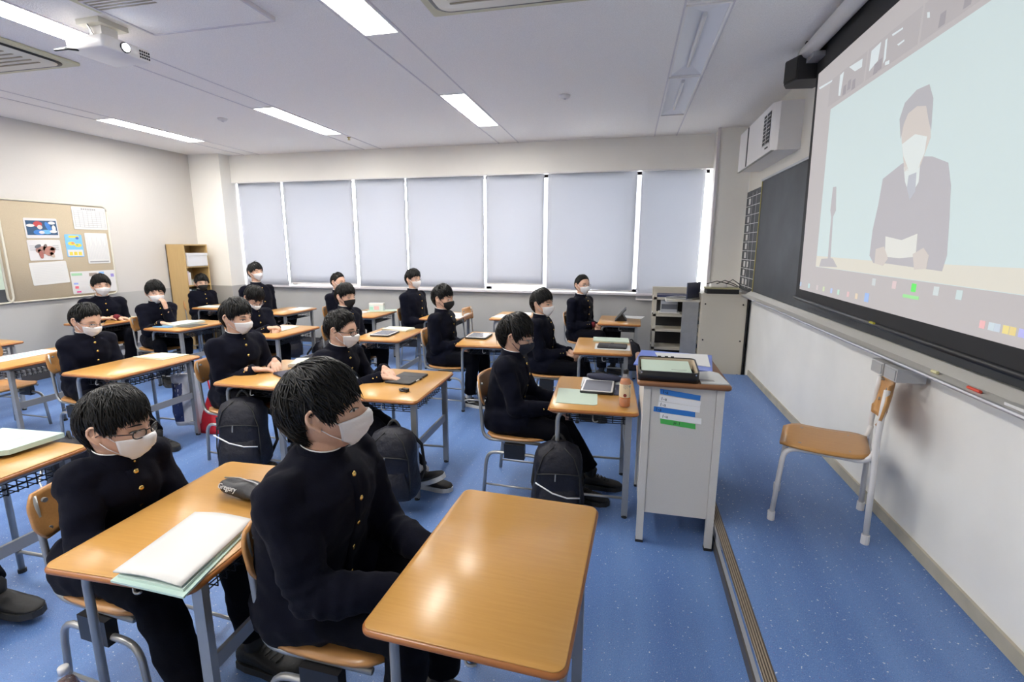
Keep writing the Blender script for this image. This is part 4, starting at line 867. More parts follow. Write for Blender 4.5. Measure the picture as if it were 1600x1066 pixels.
# ================================================================ bags
def rucksack(label, x, y, z, rz, s=1.0, lean=0, stripe=True):
    t = thing('rucksack', label, 'bag', (x, y, z), R(rz)); t.rotation_euler = (R(lean), 0, R(rz)); t.scale = (s, s, s)
    rg = []
    for k in range(13):
        u = k/12; zz = .005+.43*u; w_ = .155*(1-.55*max(0, u-.55)**2*3.4)*(.93+.07*math.sin(u*9)); d = .095*(1-.6*max(0, u-.6)**1.6*3)*(1+.12*math.sin(3.1*u))
        if k == 12: w_ *= .55; d *= .5
        if k == 0: w_ *= .9; d *= .85
        rg.append([(w_*math.copysign(abs(math.cos(a))**.7, math.cos(a)), d*math.copysign(abs(math.sin(a))**.8, math.sin(a)), zz) for a in [2*math.pi*q/24 for q in range(24)]])
    MB().loft(rg).build('body', M_navy, t, True)
    rg = []
    for k in range(8):
        u = k/7; zz = .02+.20*u; w_ = .125*(1-.35*u*u); d = .03*math.sin(math.pi*(.15+.8*u))
        rg.append([(w_*math.cos(a), -.088+(-.045*math.sin(math.pi*min(1, .3+u*.7)))*max(0, math.sin(a)) , zz) for a in [2*math.pi*q/16 for q in range(16)]])
    MB().loft(rg).build('front_pocket', M_navy, t, True)
    if stripe: MB().tube([(-.125, -.115, .235), (-.03, -.142, .190), (.05, -.142, .165), (.12, -.118, .155)], .0045, 6).build('reflective_piping', M_reflect, t, True)
    b = MB()
    for s_ in (-1, 1): b.tube([(s_*.118, -.075, .03), (s_*.125, -.088, .15), (s_*.118, -.085, .27), (s_*.085, -.075, .37), (s_*.03, -.055, .42)], .004, 5)
    b.tube([(-.12, -.085, .27), (-.06, -.108, .285), (0, -.112, .288), (.06, -.108, .285), (.12, -.085, .27)], .004, 5); b.build('seam_piping', M_blackd, t, True)['kind'] = 'stuff'
    MB().tube([(-.015, -.118, .288), (-.017, -.121, .25)], .004, 5).build('zip_pull', M_steeld, t)
    MB().tube(arc((-.04, .02, .42), (.04, .02, .42), (0, .02, .52), 8), .009, 6).build('handle', M_blackd, t, True)
    for s_ in (-1, 1): MB().tube([(s_*.08, .07, .38), (s_*.13, .13, .28), (s_*.15, .12, .12), (s_*.12, .06, .03)], .011, 6).build('shoulder_strap', M_blackd, t, True)
    return t
rucksack('navy rucksack with white piping on the floor under the tea bottle desk', -.335, 2.60, 0, 8, 1.0)
rucksack('navy rucksack with curved white piping hanging below the folded hands desk', -2.38, 2.53, .10, 20, 1.05, -4)
rucksack('navy rucksack behind the boy with black glasses, by his chair', -3.15, 2.03, .0, -25, .95, 0)
rucksack('dark navy rucksack hanging on the side of the black tablet case desk', -1.25, 2.40, .10, 6, .95, 0, False)
rucksack('black bag hanging by its straps under the front window desk', .08, 5.60, .13, 10, .75, 0, False)
rucksack('dark rucksack hanging at the side of the desk before the tallest boy', -4.22, 5.42, .10, 60, .95, 0, False)
rucksack('dark rucksack hanging beside the desk of the boy looking down', -3.25, 4.72, .08, 70, .95, 0, False)
t = thing('tote_bag', 'crumpled white and navy plastic bag hanging on the left desk', 'bag', (-3.45, 3.13, .08), R(25))
def bagfn(u, a): return ((.105-.015*u+.010*math.sin(7*a+6*u)+.007*math.sin(11*u+3*a))*math.cos(a), (.06-.03*u+.008*math.sin(5*a+9*u))*math.sin(a), .42*u)
MB().loft([[bagfn(k/14, 2*math.pi*q/28) for q in range(28)] for k in range(15)]).build('bag_body', mat('crumpled_white_plastic', (.62, .63, .68), .35, bump=(25, .5)), t, True)
G = np.array([[tuple(c*1.03 if n_ < 2 else c for n_, c in enumerate(bagfn(.08+.75*k/8, R(172+q*11)))) for q in range(9)] for k in range(9)]); MB().grid(G).build('navy_print', mat('bag_navy_print', (.02, .035, .13), .4), t, True)
for s_ in (-1, 1): MB().tube(arc((-.04, s_*.02, .41), (.04, s_*.02, .41), (0, s_*.02, .62), 8), .006, 6).build('handle', mat('clear_handle', (.6, .6, .62), .3), t, True)
t = thing('bag', 'red cloth bag on the floor behind the white plastic bag', 'bag', (-3.30, 3.20, 0), R(0))
rg = []
for k in range(10):
    u = k/9; s_ = 1-.9*u**1.3; rg.append([((.13*s_+.01*math.sin(6*a+4*u))*math.cos(a)+.0, (.07*s_+.006*math.sin(5*a))*math.sin(a), .30*u) for a in [2*math.pi*q/20 for q in range(20)]])
MB().loft(rg).build('bag_body', mat('red_cloth', (.62, .015, .03), .6, bump=(40, .4)), t, True)
MB().tube([(0, 0, .28), (.01, 0, .36), (-.01, .01, .44)], .006, 6).build('drawstring', mat('red_cloth', 0), t)
# ================================================================ people
AX, AY, AZ = .096, .0765, .115
def head_pts(D, feat=True):
    D = np.asarray(D, float); x, y, z = D[..., 0], D[..., 1], D[..., 2]
    low = np.clip(-z, 0, 1)
    px = x*AX; py = y*AY; pz = z*AZ
    py = py*(1-.30*low**1.6); py = py*(1+.03*np.exp(-((z-.25)/.3)**2))
    px = px*(1-.22*low*(x < 0)) + .012*low*(x > -.3)*np.clip(x+.3, 0, 1)
    px = np.where(x > 0, px*(1-.05*np.clip(z, 0, 1)), px*1.03)
    if feat:
        g = lambda y0, z0, sy, sz: np.exp(-((py-y0)/sy)**2-((pz-z0)/sz)**2)*(x > 0)
        px = px+.021*g(0, -.034, .0105, .016)+.010*g(0, -.016, .008, .020)+.004*(g(.011, -.038, .007, .008)+g(-.011, -.038, .007, .008))
        px = px-.0105*(g(.033, -.002, .016, .012)+g(-.033, -.002, .016, .012))
        px = px+.0035*(g(.03, .016, .02, .009)+g(-.03, .016, .02, .009))+.004*(g(.045, -.030, .02, .018)+g(-.045, -.030, .02, .018))
        px = px+.006*g(0, -.066, .020, .012)+.007*g(0, -.098, .02, .014)
    return np.stack([px, py, pz], -1)
def front(y, z, off=0.):
    """point on the face with lateral y and height z"""
    y = np.asarray(y, float); z = np.asarray(z, float); dy = y/AY; dz = z/AZ
    for _ in range(8):
        dy = np.clip(dy, -.95, .95); dz = np.clip(dz, -.95, .95); dx = np.sqrt(np.clip(1-dy**2-dz**2, .01, 1)); n = np.sqrt(dx*dx+dy*dy+dz*dz)
        P = head_pts(np.stack([dx/n, dy/n, dz/n], -1)); dy = dy+(y-P[..., 1])/AY; dz = dz+(z-P[..., 2])/AZ
    nrm = np.stack([dx, dy, dz], -1)/n[..., None]
    return P+nrm*off
HL_A = np.array([0, 30, 45, 60, 72, 82, 93, 108, 120, 135, 155, 180.])
HAIR = {
 'fringe': (np.array([.40, .38, .34, .24, .06, .00, .26, .16, -.22, -.46, -.60, -.63]), .024, 1.0),
 'long':   (np.array([.38, .34, .28, .16, -.02, -.10, .20, .10, -.32, -.58, -.70, -.72]), .028, 1.2),
 'short':  (np.array([.62, .58, .52, .40, .18, .02, .30, .18, -.18, -.40, -.52, -.55]), .018, .7),
 'crop':   (np.array([.66, .63, .56, .44, .24, .08, .30, .20, -.12, -.33, -.46, -.48]), .010, .3)}
def hair_mesh(style, n, width, seed):
    zl, vol, lng = HAIR[style]; rg = np.random.default_rng(seed)
    def thr(phi): return np.interp(np.degrees(np.abs((phi+np.pi) % (2*np.pi)-np.pi)), HL_A, zl)
    def surf(phi, t, lift):
        th = np.arccos(np.clip(thr(phi), -1, 1)); p0 = np.array([-.42, .05*math.sin(seed), .90]); p0 /= np.linalg.norm(p0)
        d1 = np.stack([np.sin(th)*np.cos(phi), np.sin(th)*np.sin(phi), np.cos(th)], -1)
        om = np.arccos(np.clip((d1*p0).sum(-1), -.999, .999)); so = np.sin(om)
        D = (np.sin((1-t)*om)/so)[..., None]*p0+(np.sin(t*om)/so)[..., None]*d1; D = D/np.linalg.norm(D, axis=-1, keepdims=True)
        sidef = np.exp(-((np.degrees(np.abs((phi+np.pi) % (2*np.pi)-np.pi))-95)/22)**2)
        P = head_pts(D, False); o = .0035+vol*(1-np.clip(t, 0, 1)**(3.6-1.6*sidef))*(1+.10*np.sin(3*phi+seed)+.06*np.sin(7*phi+5*t))
        return P+D*(o+lift)[..., None], D
    b = MB(); nt, nph = 22, 56
    PH, TT = np.meshgrid(np.linspace(0, 2*np.pi, nph, endpoint=False), np.linspace(.0, 1, nt), indexing='xy')
    P, _ = surf(PH, TT, np.zeros_like(TT)); inn, _ = surf(PH[-1:], TT[-1:], np.full((1, nph), -.012))
    P = np.concatenate([P, inn]); nt += 1
    b.add(P.reshape(-1, 3), [(i*nph+(j+1) % nph, i*nph+j, (i+1)*nph+j, (i+1)*nph+(j+1) % nph) for i in range(nt-1) for j in range(nph)])
    # locks
    m = 6; ph0 = rg.uniform(-np.pi, np.pi, n); t0 = rg.uniform(.03, .80, n)**.8
    L = rg.uniform(.30, .55, n)*(.7+.3*lng); frontm = np.exp(-(ph0/1.0)**2)
    sf = np.exp(-((np.degrees(np.abs(ph0))-97)/17)**2)
    t1 = np.minimum(t0+L, 1.01+rg.uniform(0, .13, n)*lng*(1-.85*sf)); sw = rg.uniform(-.22, .22, n)+.12*np.sin(seed)
    s = np.linspace(0, 1, m)[None]; ph = ph0[:, None]+sw[:, None]*s**1.3/np.clip(np.sin(np.clip(t0, .25, 1)*1.5)[:, None], .3, 1)
    T = t0[:, None]+(t1-t0)[:, None]*s
    lift = (.0015+rg.uniform(0, .004, n)[:, None]*np.sin(np.pi*s)+rg.uniform(0, .006, n)[:, None]*lng*s**2)
    C, D = surf(ph, T, lift)
    k = max(3, n//90)                     # a few unruly locks standing off the crown
    C[:k] += D[:k]*(np.linspace(0, 1, m)**2*.018*lng)[None, :, None]
    tan = np.gradient(C, axis=1); tan /= np.linalg.norm(tan, axis=-1, keepdims=True)+1e-9
    side = np.cross(tan, D); side /= np.linalg.norm(side, axis=-1, keepdims=True)+1e-9
    wv = (width*rg.uniform(.6, 1.3, n))[:, None]*np.array([.35, .9, 1, .9, .6, .06])[None]
    A = C-side*wv[..., None]; B = C+D*(wv*.55)[..., None]; E_ = C+side*wv[..., None]; Q = C-D*(wv*.5)[..., None]
    V = np.stack([A, B, E_], 2); base = b.n
    idx = np.arange(n*m*3).reshape(n, m, 3); F = []
    for i in range(m-1):
        for (a_, c_) in ((0, 1), (1, 2), (2, 0)):
            F.append(np.stack([idx[:, i, a_], idx[:, i+1, a_], idx[:, i+1, c_], idx[:, i, c_]], -1))
    b.add(V.reshape(-1, 3), np.concatenate(F))
    return b
def mask_grid(kind):
    nu, nv = 25, 15; G = np.zeros((nv, nu, 3))
    pm = R(64)
    for i in range(nv):
        v = i/(nv-1)
        for j in range(nu):
            u = -1+2*j/(nu-1); phi = u*pm; c = 1-abs(u)**1.7
            if kind == 'white': zt, zb = -.018-.004*(1-c)+.006*math.exp(-(u/.22)**2), -.078-.036*c
            else: zt, zb = -.030+.018*c**1.2, -.072-.042*c
            z = zt+(zb-zt)*v; dz = max(-.975, z/AZ); cc = math.sqrt(1-dz*dz)
            P = head_pts(np.array([cc*math.cos(phi), cc*math.sin(phi), dz]), False)
            tent = math.exp(-(phi/R(26))**2)
            off = .005+.020*tent*math.exp(-((v-.30)/.42)**2)+.007*math.exp(-(phi/R(40))**2)*(v > .6)*(v-.6)*2.5
            if kind == 'white': off += .0018*abs(math.sin(v*math.pi*4))*c*1.8 + .0015*math.sin(u*9+v*5)*c
            G[i, j] = P+np.array([math.cos(phi), math.sin(phi), -.25*v])*off
    return G
def ik(a, b, l1, l2, pole):
    a, b = Vector(a), Vector(b); d = b-a; L = min(d.length, (l1+l2)*.995); dn = d.normalized(); b = a+dn*L
    x = (l1*l1-l2*l2+L*L)/(2*L); h = math.sqrt(max(0, l1*l1-x*x)); p_ = Vector(pole); p_ = (p_-dn*p_.dot(dn)).normalized()
    return a+dn*x+p_*h, b
def hand_prims(b, W, d, pn, side, curl, k=1.0, spread=.05):
    """five-fingered hand: W wrist, d finger direction, pn the way the palm faces, side +1 left -1 right"""
    W = Vector(W); d = Vector(d).normalized(); pn = Vector(pn); pn = (pn-d*pn.dot(d)).normalized(); l = pn.cross(d)*side
    b.tube([W-d*.05*k, W, W+d*.02*k], [.024*k, .022*k, .023*k], 10, round_=True)
    for i, (o, ln) in enumerate(((.029, .068), (.0095, .076), (-.010, .070), (-.028, .055))):
        kb = W+d*(.078-.004*abs(i-1))*k+l*o*k
        b.tube([W+d*.008*k+l*o*.6*k, kb], [.0125*k, .0115*k], 8, round_=True)
        q = kb; a = curl*.6; dirv = None
        fd = (d+l*(o*spread*20)*.1).normalized(); P_ = [q]; rr = [.0090*k]
        for j, fr in enumerate((.45, .30, .25)):
            dirv = fd*math.cos(a)+pn*math.sin(a); q = q+dirv*ln*fr*k; P_.append(q); rr.append((.0084, .0077, .0068)[j]*k); a += curl*(.9-.15*j)
        b.tube(P_, rr, 8, round_=True)
    T0 = W+d*.018*k+l*.020*k; T1 = T0+(d*.62+l*.62+pn*.35).normalized()*.042*k; T2 = T1+(d*.92+l*.18+pn*.30).normalized()*.034*k; T3 = T2+(d*.96+l*.0+pn*.2).normalized()*.022*k
    b.tube([T0, T1, T2, T3], [.0145*k, .0125*k, .0105*k, .0085*k], 8, round_=True)
REMESH = []
foldtex = bpy.data.textures.new('cloth_folds', 'CLOUDS'); foldtex.noise_scale = .085; foldtex.noise_depth = 1
foldtex2 = bpy.data.textures.new('trouser_folds', 'CLOUDS'); foldtex2.noise_scale = .07; foldtex2.noise_depth = 1
def soft(o, vox, it=4, tex=None, st=0):
    m = o.modifiers.new('r', 'REMESH'); m.mode = 'VOXEL'; m.voxel_size = vox; m.use_smooth_shade = True
    m = o.modifiers.new('s', 'SMOOTH'); m.factor = .5; m.iterations = it
    if tex:
        m = o.modifiers.new('d', 'DISPLACE'); m.texture = tex; m.strength = st; m.mid_level = .5; m.texture_coords = 'LOCAL'
    REMESH.append(o)

def person(label, head, yaw=0, look=(0, 0), lean=8, hands='lap', feet=((.40, .10), (.36, -.10)), hair='fringe', mask='white', glasses=None,
           lod=1, shoes='black', seed=1, chair=True, roll=0, chair_label=None, hipside=0, spread=0, headk=1.0, chairdx=0.0, bulk=.9, legk=1.0, fine=None):
    yw = R(yaw); a = R(lean); zh = .465; hx, hy, hz = head; hz -= .012
    k = (hz-zh)/(.44*math.cos(a)+.138*math.cos(a*.5))
    bulk *= min(1, .4+.6*k)
    f = .44*k*math.sin(a)+.138*k*math.sin(a*.5)+.012
    root = thing('person', label, 'person', (hx-f*math.cos(yw)+hipside*math.sin(yw), hy-f*math.sin(yw)-hipside*math.cos(yw), 0), yw, 'students in dark uniforms')
    inv = Matrix.Rotation(-yw, 3, 'Z'); loc = Vector(root.location)
    toL = lambda p: inv @ (Vector(p)-loc)
    HC = Vector((f, -0+hipside*0, hz))           # head centre, local
    NB = Vector((.44*k*math.sin(a), 0, zh+.44*k*math.cos(a)))
    up = Vector((math.sin(a), 0, math.cos(a))); fw = Vector((math.cos(a), 0, -math.sin(a))); sd = Vector((0, 1, 0))
    hk = headk
    RH = Matrix.Rotation(R(look[0]-yaw), 4, 'Z') @ Matrix.Rotation(R(-look[1]), 4, 'Y') @ Matrix.Rotation(R(roll), 4, 'X')
    MH = Matrix.Translation(HC) @ RH @ Matrix.Scale(hk, 4)
    M3 = np.array(MH.to_3x3()); tv = np.array(MH.translation)
    tr = lambda P: np.asarray(P).reshape(-1, 3) @ M3.T + tv
    # ---------------- arms
    sh = [NB-up*.060*k+sd*s*.168*k*bulk**.7-fw*.005 for s in (-1, 1)]    # right, left
    wr = []; hd = []; poles = []
    Zd = DT
    if hands == 'lap': T_ = [((.27, -.055, .575), (1, .25, -.25), (0, .2, -1), .7), ((.28, .055, .572), (1, -.3, -.25), (0, -.2, -1), .7)]
    elif hands == 'lap_in': T_ = [((.24, -.05, .60), (.7, .7, -.2), (-.2, .3, -1), .5), ((.25, .045, .575), (.6, -.8, -.2), (0, -.3, -1), .5)]
    elif isinstance(hands, (list, tuple)):
        T_ = []
        for h_ in hands:
            T_.append((tuple(toL(h_[0])), tuple(inv @ Vector(h_[1])), tuple(inv @ Vector(h_[2])), h_[3]))
    els = []
    for i, s in enumerate((-1, 1)):
        W, d, pn, c = T_[i]; pole = (-.45, s*(.36+spread), -.8)
        if len(W) and W[2] > .85: pole = (-.1, s*.5, -.9)
        e, wv = ik(sh[i], W, .275*k, .245*k, pole); els.append(e); wr.append(wv); hd.append((d, pn, c))
    # ---------------- body (one continuous skin mesh)
    b = MB(); nu, nv = (44, 34) if lod == 0 else (30, 24)
    b2 = MB().ell((0, 0, 0), 1, 1, 1, nu=nu, nv=nv); P = head_pts(np.array(b2.v)); b.add(tr(P), b2.f)
    for s in (-1, 1):      # ears
        eM = Matrix.Rotation(s*R(-24), 3, 'Z')
        b.ell(tuple(tr([(-.006, s*.0775, -.004)])[0]), .0125*hk, .0040*hk, .025*hk, RH.to_3x3() @ eM, 12, 10)
        e = [(.006, .078, -.002), (.007, .080, .014), (.001, .085, .026), (-.010, .089, .028), (-.020, .091, .018), (-.022, .091, .002), (-.016, .088, -.013), (-.006, .084, -.025), (.001, .080, -.032)]
        b.tube([tuple(tr([(x-.004, s*y, z)])[0]) for x, y, z in e], .0056*hk, 7, round_=True)
    neck0 = tr([(-.022, 0, -.05)])[0]
    b.tube([tuple(NB-up*.08-fw*.0), tuple(NB-up*.0), tuple((Vector(neck0)+NB)/2+fw*.004), tuple(neck0)], [.070, .056, .052, .054], 16, round_=True)
    b.tube([tuple(NB-up*.10*k), tuple(NB-up*.30*k), (0, 0, zh+.05)], [.09, .08, .085], 10, round_=True)
    for i in range(2):
        b.tube([NB-up*.08*k, sh[i], els[i], wr[i]], [.045, .038, .028, .023], 8, round_=True)
        hand_prims(b, wr[i], hd[i][0], hd[i][1], (-1, 1)[i], hd[i][2], .95*k**.5)
    o = b.build('body', M_skin, root, True); soft(o, fine or {0: .0033, 1: .0048, 2: .0065}[lod], 3 if lod == 0 else 2)
    # ---------------- jacket
    b = MB(); n = 28
    prof = [(-.10, .126, .176, .02), (-.02, .138, .180, .015), (.08, .134, .176, .0), (.20, .134, .182, 0), (.30, .138, .190, .004), (.362, .130, .190, .0), (.405, .108, .162, -.004), (.432, .084, .112, -.008), (.458, .068, .074, -.006)]
    rings = []
    for t_, rx, ry, fx in prof:
        rx *= .5+.5*bulk; ry *= bulk
        bend = a*(.55+.45*min(1, max(0, t_/.3)))
        c = Vector((math.sin(bend)*t_*k, 0, zh+math.cos(bend)*t_*k))+Vector((fx, 0, 0)); c2 = Vector((.44*k*math.sin(a), 0, 0))*0
        u_, f_ = Vector((math.sin(bend), 0, math.cos(bend))), Vector((math.cos(bend), 0, -math.sin(bend)))
        rings.append([c+f_*rx*math.copysign(abs(math.cos(q))**.85, math.cos(q))*k**.5+sd*ry*math.copysign(abs(math.sin(q))**.85, math.sin(q))*k**.5 for q in [2*math.pi*j/n for j in range(n)]])
    b.loft(rings)
    for i, s in enumerate((-1, 1)):
        S, E, W = sh[i], els[i], wr[i]; W2 = W-(W-E).normalized()*.012
        b.tube([NB-up*.055*k+sd*s*.05, NB-up*.062*k+sd*s*.10*k, S], [.062, .067, .070], 12, round_=True)
        m1 = S.lerp(E, .35); m2 = S.lerp(E, .75); q1 = E.lerp(W2, .25); q2 = E.lerp(W2, .6)
        b.tube([S, m1, m2, E, q1, q2, W2], [r_*(.25+.75*bulk) for r_ in (.071, .068, .063, .061, .057, .051, .048)], 14, round_=False)
        b.ell(S, .070, .070, .068); b.ell(E, .061, .061, .061)
        if lod < 2:      # sleeve creases
            for t_, rr in ((.55, .0665), (.72, .066), (.86, .067), (1.0, .066)): c = S.lerp(E, t_); dd = (E-S).normalized()*.006; b.tube([c-dd, c+dd], rr*(.25+.75*bulk), 14)
            for t_, rr in ((.14, .064), (.32, .061), (.5, .057), (.70, .053)): c = E.lerp(W2, t_); dd = (W2-E).normalized()*.005; b.tube([c-dd, c+dd], rr*(.25+.75*bulk), 14)
    for s in (-1, 1):     # jacket skirt over the lap
        b.tube([(.0, s*(.072+.02*(lod == 0)), zh-.01*(lod == 0)), (.14, s*(.088+.012*(lod == 0)), zh+.006)], [.112+.010*(lod == 0), .100], 12, round_=True)
    o = b.build('jacket', M_cloth, root, True); soft(o, {0: .0075, 1: .010, 2: .013}[lod], 5 if lod == 0 else 3, foldtex, .024)
    # cuffs end cleanly around the wrists
    for i in range(2):
        W = wr[i]; d_ = (W-els[i]).normalized(); c = MB().tube([W-d_*.030, W-d_*.004, W-d_*.004, W-d_*.02], [.0455, .045, .038, .037], 16, cap=False)
        c.build('cuff', M_cloth, root, True)
    # collar: stiff navy band with white liner
    nd = (Vector(neck0)-NB).normalized()*.35+up*.65; nd.normalize(); nf = (fw-nd*fw.dot(nd)).normalized(); ns = nd.cross(nf)
    def ring(h, r_, fy=1.0, tilt=.006): return [NB-up*.012-fw*.004+nd*(h-tilt*math.cos(q))+nf*r_*math.cos(q)+ns*r_*fy*math.sin(q) for q in [2*math.pi*j/26 for j in range(26)]]
    MB().loft([ring(-.020, .076), ring(.0, .072), ring(.052, .0665), ring(.052, .0635), ring(.0, .066)], cap=False).build('collar', M_cloth, root, True)
    MB().loft([ring(.020, .0635), ring(.0545, .0645), ring(.0555, .0630), ring(.010, .0605)], cap=False).build('collar_liner', mat('white_collar', (.80, .80, .80), .4), root, True)
    MB().ell(NB-up*.012-fw*.004+nd*(.012-.006)+nf*.0715+ns*.012, .004, .004, .004, nu=8, nv=5).build('collar_hook', M_gold, root, True)
    # buttons and placket along the chest
    def chest(t_, y=0.):
        ts = [p[0] for p in prof]; rx = (.5+.5*bulk)*np.interp(t_, ts, [p[1] for p in prof]); fx = np.interp(t_, ts, [p[3] for p in prof]); bend = a*(.55+.45*min(1, max(0, t_/.3)))
        return Vector((math.sin(bend)*t_*k+fx+math.cos(bend)*(rx*k**.5+.001), y, zh+math.cos(bend)*t_*k-math.sin(bend)*rx*k**.5))
    for t_ in (.405, .335, .25, .16, .07): 
        c = chest(t_, .004)+Vector((.003, 0, 0)); MB().ell(c, .0055, .0095, .0095, nu=10, nv=6).build('button', M_gold, root, True)
    if lod < 2:
        G = np.array([[tuple(chest(t_, y)+Vector((.0045 if abs(y+.005) < .014 else -.004, 0, 0))) for y in (-.020, -.017, .004, .008)] for t_ in np.linspace(.02, .415, 12)])
        MB().grid(G).build('placket', M_cloth, root, True)
        for i in range(2):
            d_ = (wr[i]-els[i]).normalized(); o_ = Vector((0, (-1, 1)[i], .25)); o_ = (o_-d_*o_.dot(d_)).normalized()
            for q in (.03, .055): MB().ell(wr[i]-d_*q+o_*.043, .006, .006, .006, nu=8, nv=5).build('cuff_button', M_gold, root, True)
    # ---------------- trousers and shoes
    b = MB(); b.ell((.01, 0, zh-.01), .125, .158, .10)
    for i, s in enumerate((1, -1)):
        fx, fy = feet[i][:2]; fz = feet[i][2] if len(feet[i]) > 2 else 0.; fdir = feet[i][3] if len(feet[i]) > 3 else 6*s
        pitch = feet[i][4] if len(feet[i]) > 4 else 0
        hip = Vector((0.01, s*.080, zh-.01)); an = Vector((fx, fy, .10+fz)); kn, an = ik(hip, an, (.415*k+.0)*legk, .395*k*legk, (.25, s*.12, 1))
        sd_ = (an-kn).normalized()
        b.tube([hip, hip.lerp(kn, .4), hip.lerp(kn, .8), kn], [.092, .084, .070, .064], 14, round_=True)
        b.tube([kn, kn.lerp(an, .3), kn.lerp(an, .65), kn.lerp(an, .93)], [.064, .062, .058, .057], 14, round_=False); b.ell(kn, .065, .065, .065)
        # shoe
        FM = Matrix.Translation((an.x, an.y, max(0.0, an.z-.10))) @ Matrix.Rotation(R(fdir), 4, 'Z') @ Matrix.Rotation(R(-pitch), 4, 'Y')
        m_up, m_so = {'black': (M_shoeb, M_soled), 'blackwhite': (M_shoeb, M_solew), 'white': (mat('white_shoe', (.6, .6, .57), .5), M_solew)}[shoes]
        rg = []
        for x, w_, h_, zb in ((-.072, .020, .060, .02), (-.062, .034, .085, .02), (-.02, .040, .092, .02), (.03, .041, .080, .02), (.08, .046, .060, .02), (.13, .047, .050, .02), (.17, .038, .042, .021), (.190, .018, .032, .024)):
            rg.append([(x, w_*math.copysign(abs(math.cos(q))**.8, math.cos(q)), zb+(h_-zb)*.5*(1+math.copysign(abs(math.sin(q))**.7, math.sin(q)))) for q in [2*math.pi*j/14 for j in range(14)]])
        rg = [[FM @ Vector(p) for p in r_] for r_ in rg]; so = MB().loft(rg).build('shoe', m_up, root, True)
        pts = [(-.078, .0), (-.068, .032), (-.02, .042), (.05, .044), (.10, .051), (.15, .048), (.185, .028), (.197, 0)]; pts = pts+[(x, -y) for x, y in pts[-2:0:-1]]
        MB().prism(pts, 0, .028, FM).build('sole', m_so, so)
        if lod < 2:
            for q in range(4): MB().tube([FM @ Vector(p) for p in ((.035+.022*q, -.022, .083-.009*q), (.042+.022*q, 0, .088-.009*q), (.035+.022*q, .022, .083-.009*q))], .0028, 5).build('lace', M_blackd if shoes != 'white' else M_solew, so, True)
        MB().tube([FM @ Vector((-.015, 0, .05)), an+Vector((0, 0, .02)), kn.lerp(an, .85)], [.034, .033, .034], 12).build('sock', M_sock if shoes != 'black' else M_blackd, root, True)
        if shoes == 'blackwhite':
            for ss in (-1, 1): MB().tube([FM @ Vector(p) for p in ((-.01, ss*.043, .062), (.02, ss*.0445, .047), (.085, ss*.0445, .062))], [.001, .0045, .001], 5).build('white_flash', M_solew, so, True)
    o = b.build('trousers', M_trous, root, True); soft(o, {0: .009, 1: .012, 2: .015}[lod], 3, foldtex2, .016)
    # ---------------- face: eyes, brows
    eo = MB(); io = MB(); br = MB(); lid = MB()
    for s in (-1, 1):
        yc, zc = s*.032, -.003; n_ = 11
        up_ = [(yc+s*x, zc+h) for x, h in zip(np.linspace(-.0145, .0155, n_), .0048*np.sin(np.linspace(0, math.pi, n_))+.0010*np.linspace(0, 1, n_))]
        lo = [(yc+s*x, zc-h) for x, h in zip(np.linspace(-.0145, .0155, n_), .0032*np.sin(np.linspace(0, math.pi, n_))-.0010*np.linspace(0, 1, n_))]
        G = np.array([[front(*(np.array(u)*(1-v)+np.array(l)*v), .0012+.0028*math.sin(math.pi*v)*math.sin(math.pi*i/(n_-1))) for i, (u, l) in enumerate(zip(up_, lo))] for v in (0, .33, .67, 1)])
        eo.grid(tr(G).reshape(G.shape))
        q = front(np.array([yc+.0035*r_*math.cos(t_)+s*.000 for r_ in (0, .6, 1) for t_ in np.linspace(0, 2*math.pi, 12, endpoint=False)]),
                  np.array([zc+.0006+.0038*r_*math.sin(t_) for r_ in (0, .6, 1) for t_ in np.linspace(0, 2*math.pi, 12, endpoint=False)]), .0048)
        q = tr(q); io.add(q, [(i*12+j, i*12+(j+1) % 12, (i+1)*12+(j+1) % 12, (i+1)*12+j) for i in range(2) for j in range(12)])
        lid.tube([tuple(tr([front(y, z+.0006, .0025)])[0]) for y, z in up_], .0011*hk, 5)
        br.tube([tuple(tr([front(yc+s*x, .0200+.0022*math.sin((x+.016)*95), .0012)])[0]) for x in np.linspace(-.016, .019, 8)], [.0012, .0024, .0028, .0028, .0026, .0022, .0016, .0008], 6)
    e = eo.build('eyes', M_eyew, root, True); io.build('iris', M_iris, e, True); lid.build('eyelash', M_brow, e, True)
    br.build('eyebrows', M_brow, root, True)
    # ---------------- mask with ear loops
    mm = {'white': M_mask, 'black': M_maskb, 'navy': M_maskn}[mask]
    G = mask_grid('white' if mask == 'white' else 'cup'); o = MB().grid(tr(G).reshape(G.shape)).build('face_mask', mm, root, True); md = o.modifiers.new('s', 'SOLIDIFY'); md.thickness = .0015; md.offset = 1
    for j, s in ((0, -1), (-1, 1)):
        lp = MB()
        for i, e_ in ((1, (.004, s*.079, .020)), (-2, (-.002, s*.078, -.028))):
            c = G[i, j]; mid = (c+np.array(e_))/2+np.array((0, s*.006, 0)); lp.tube([tuple(p) for p in tr([c, mid, e_])], .0014 if lod == 0 else .0018, 5)
        lp.build('ear_loops', mm, o, True)['kind'] = 'stuff'
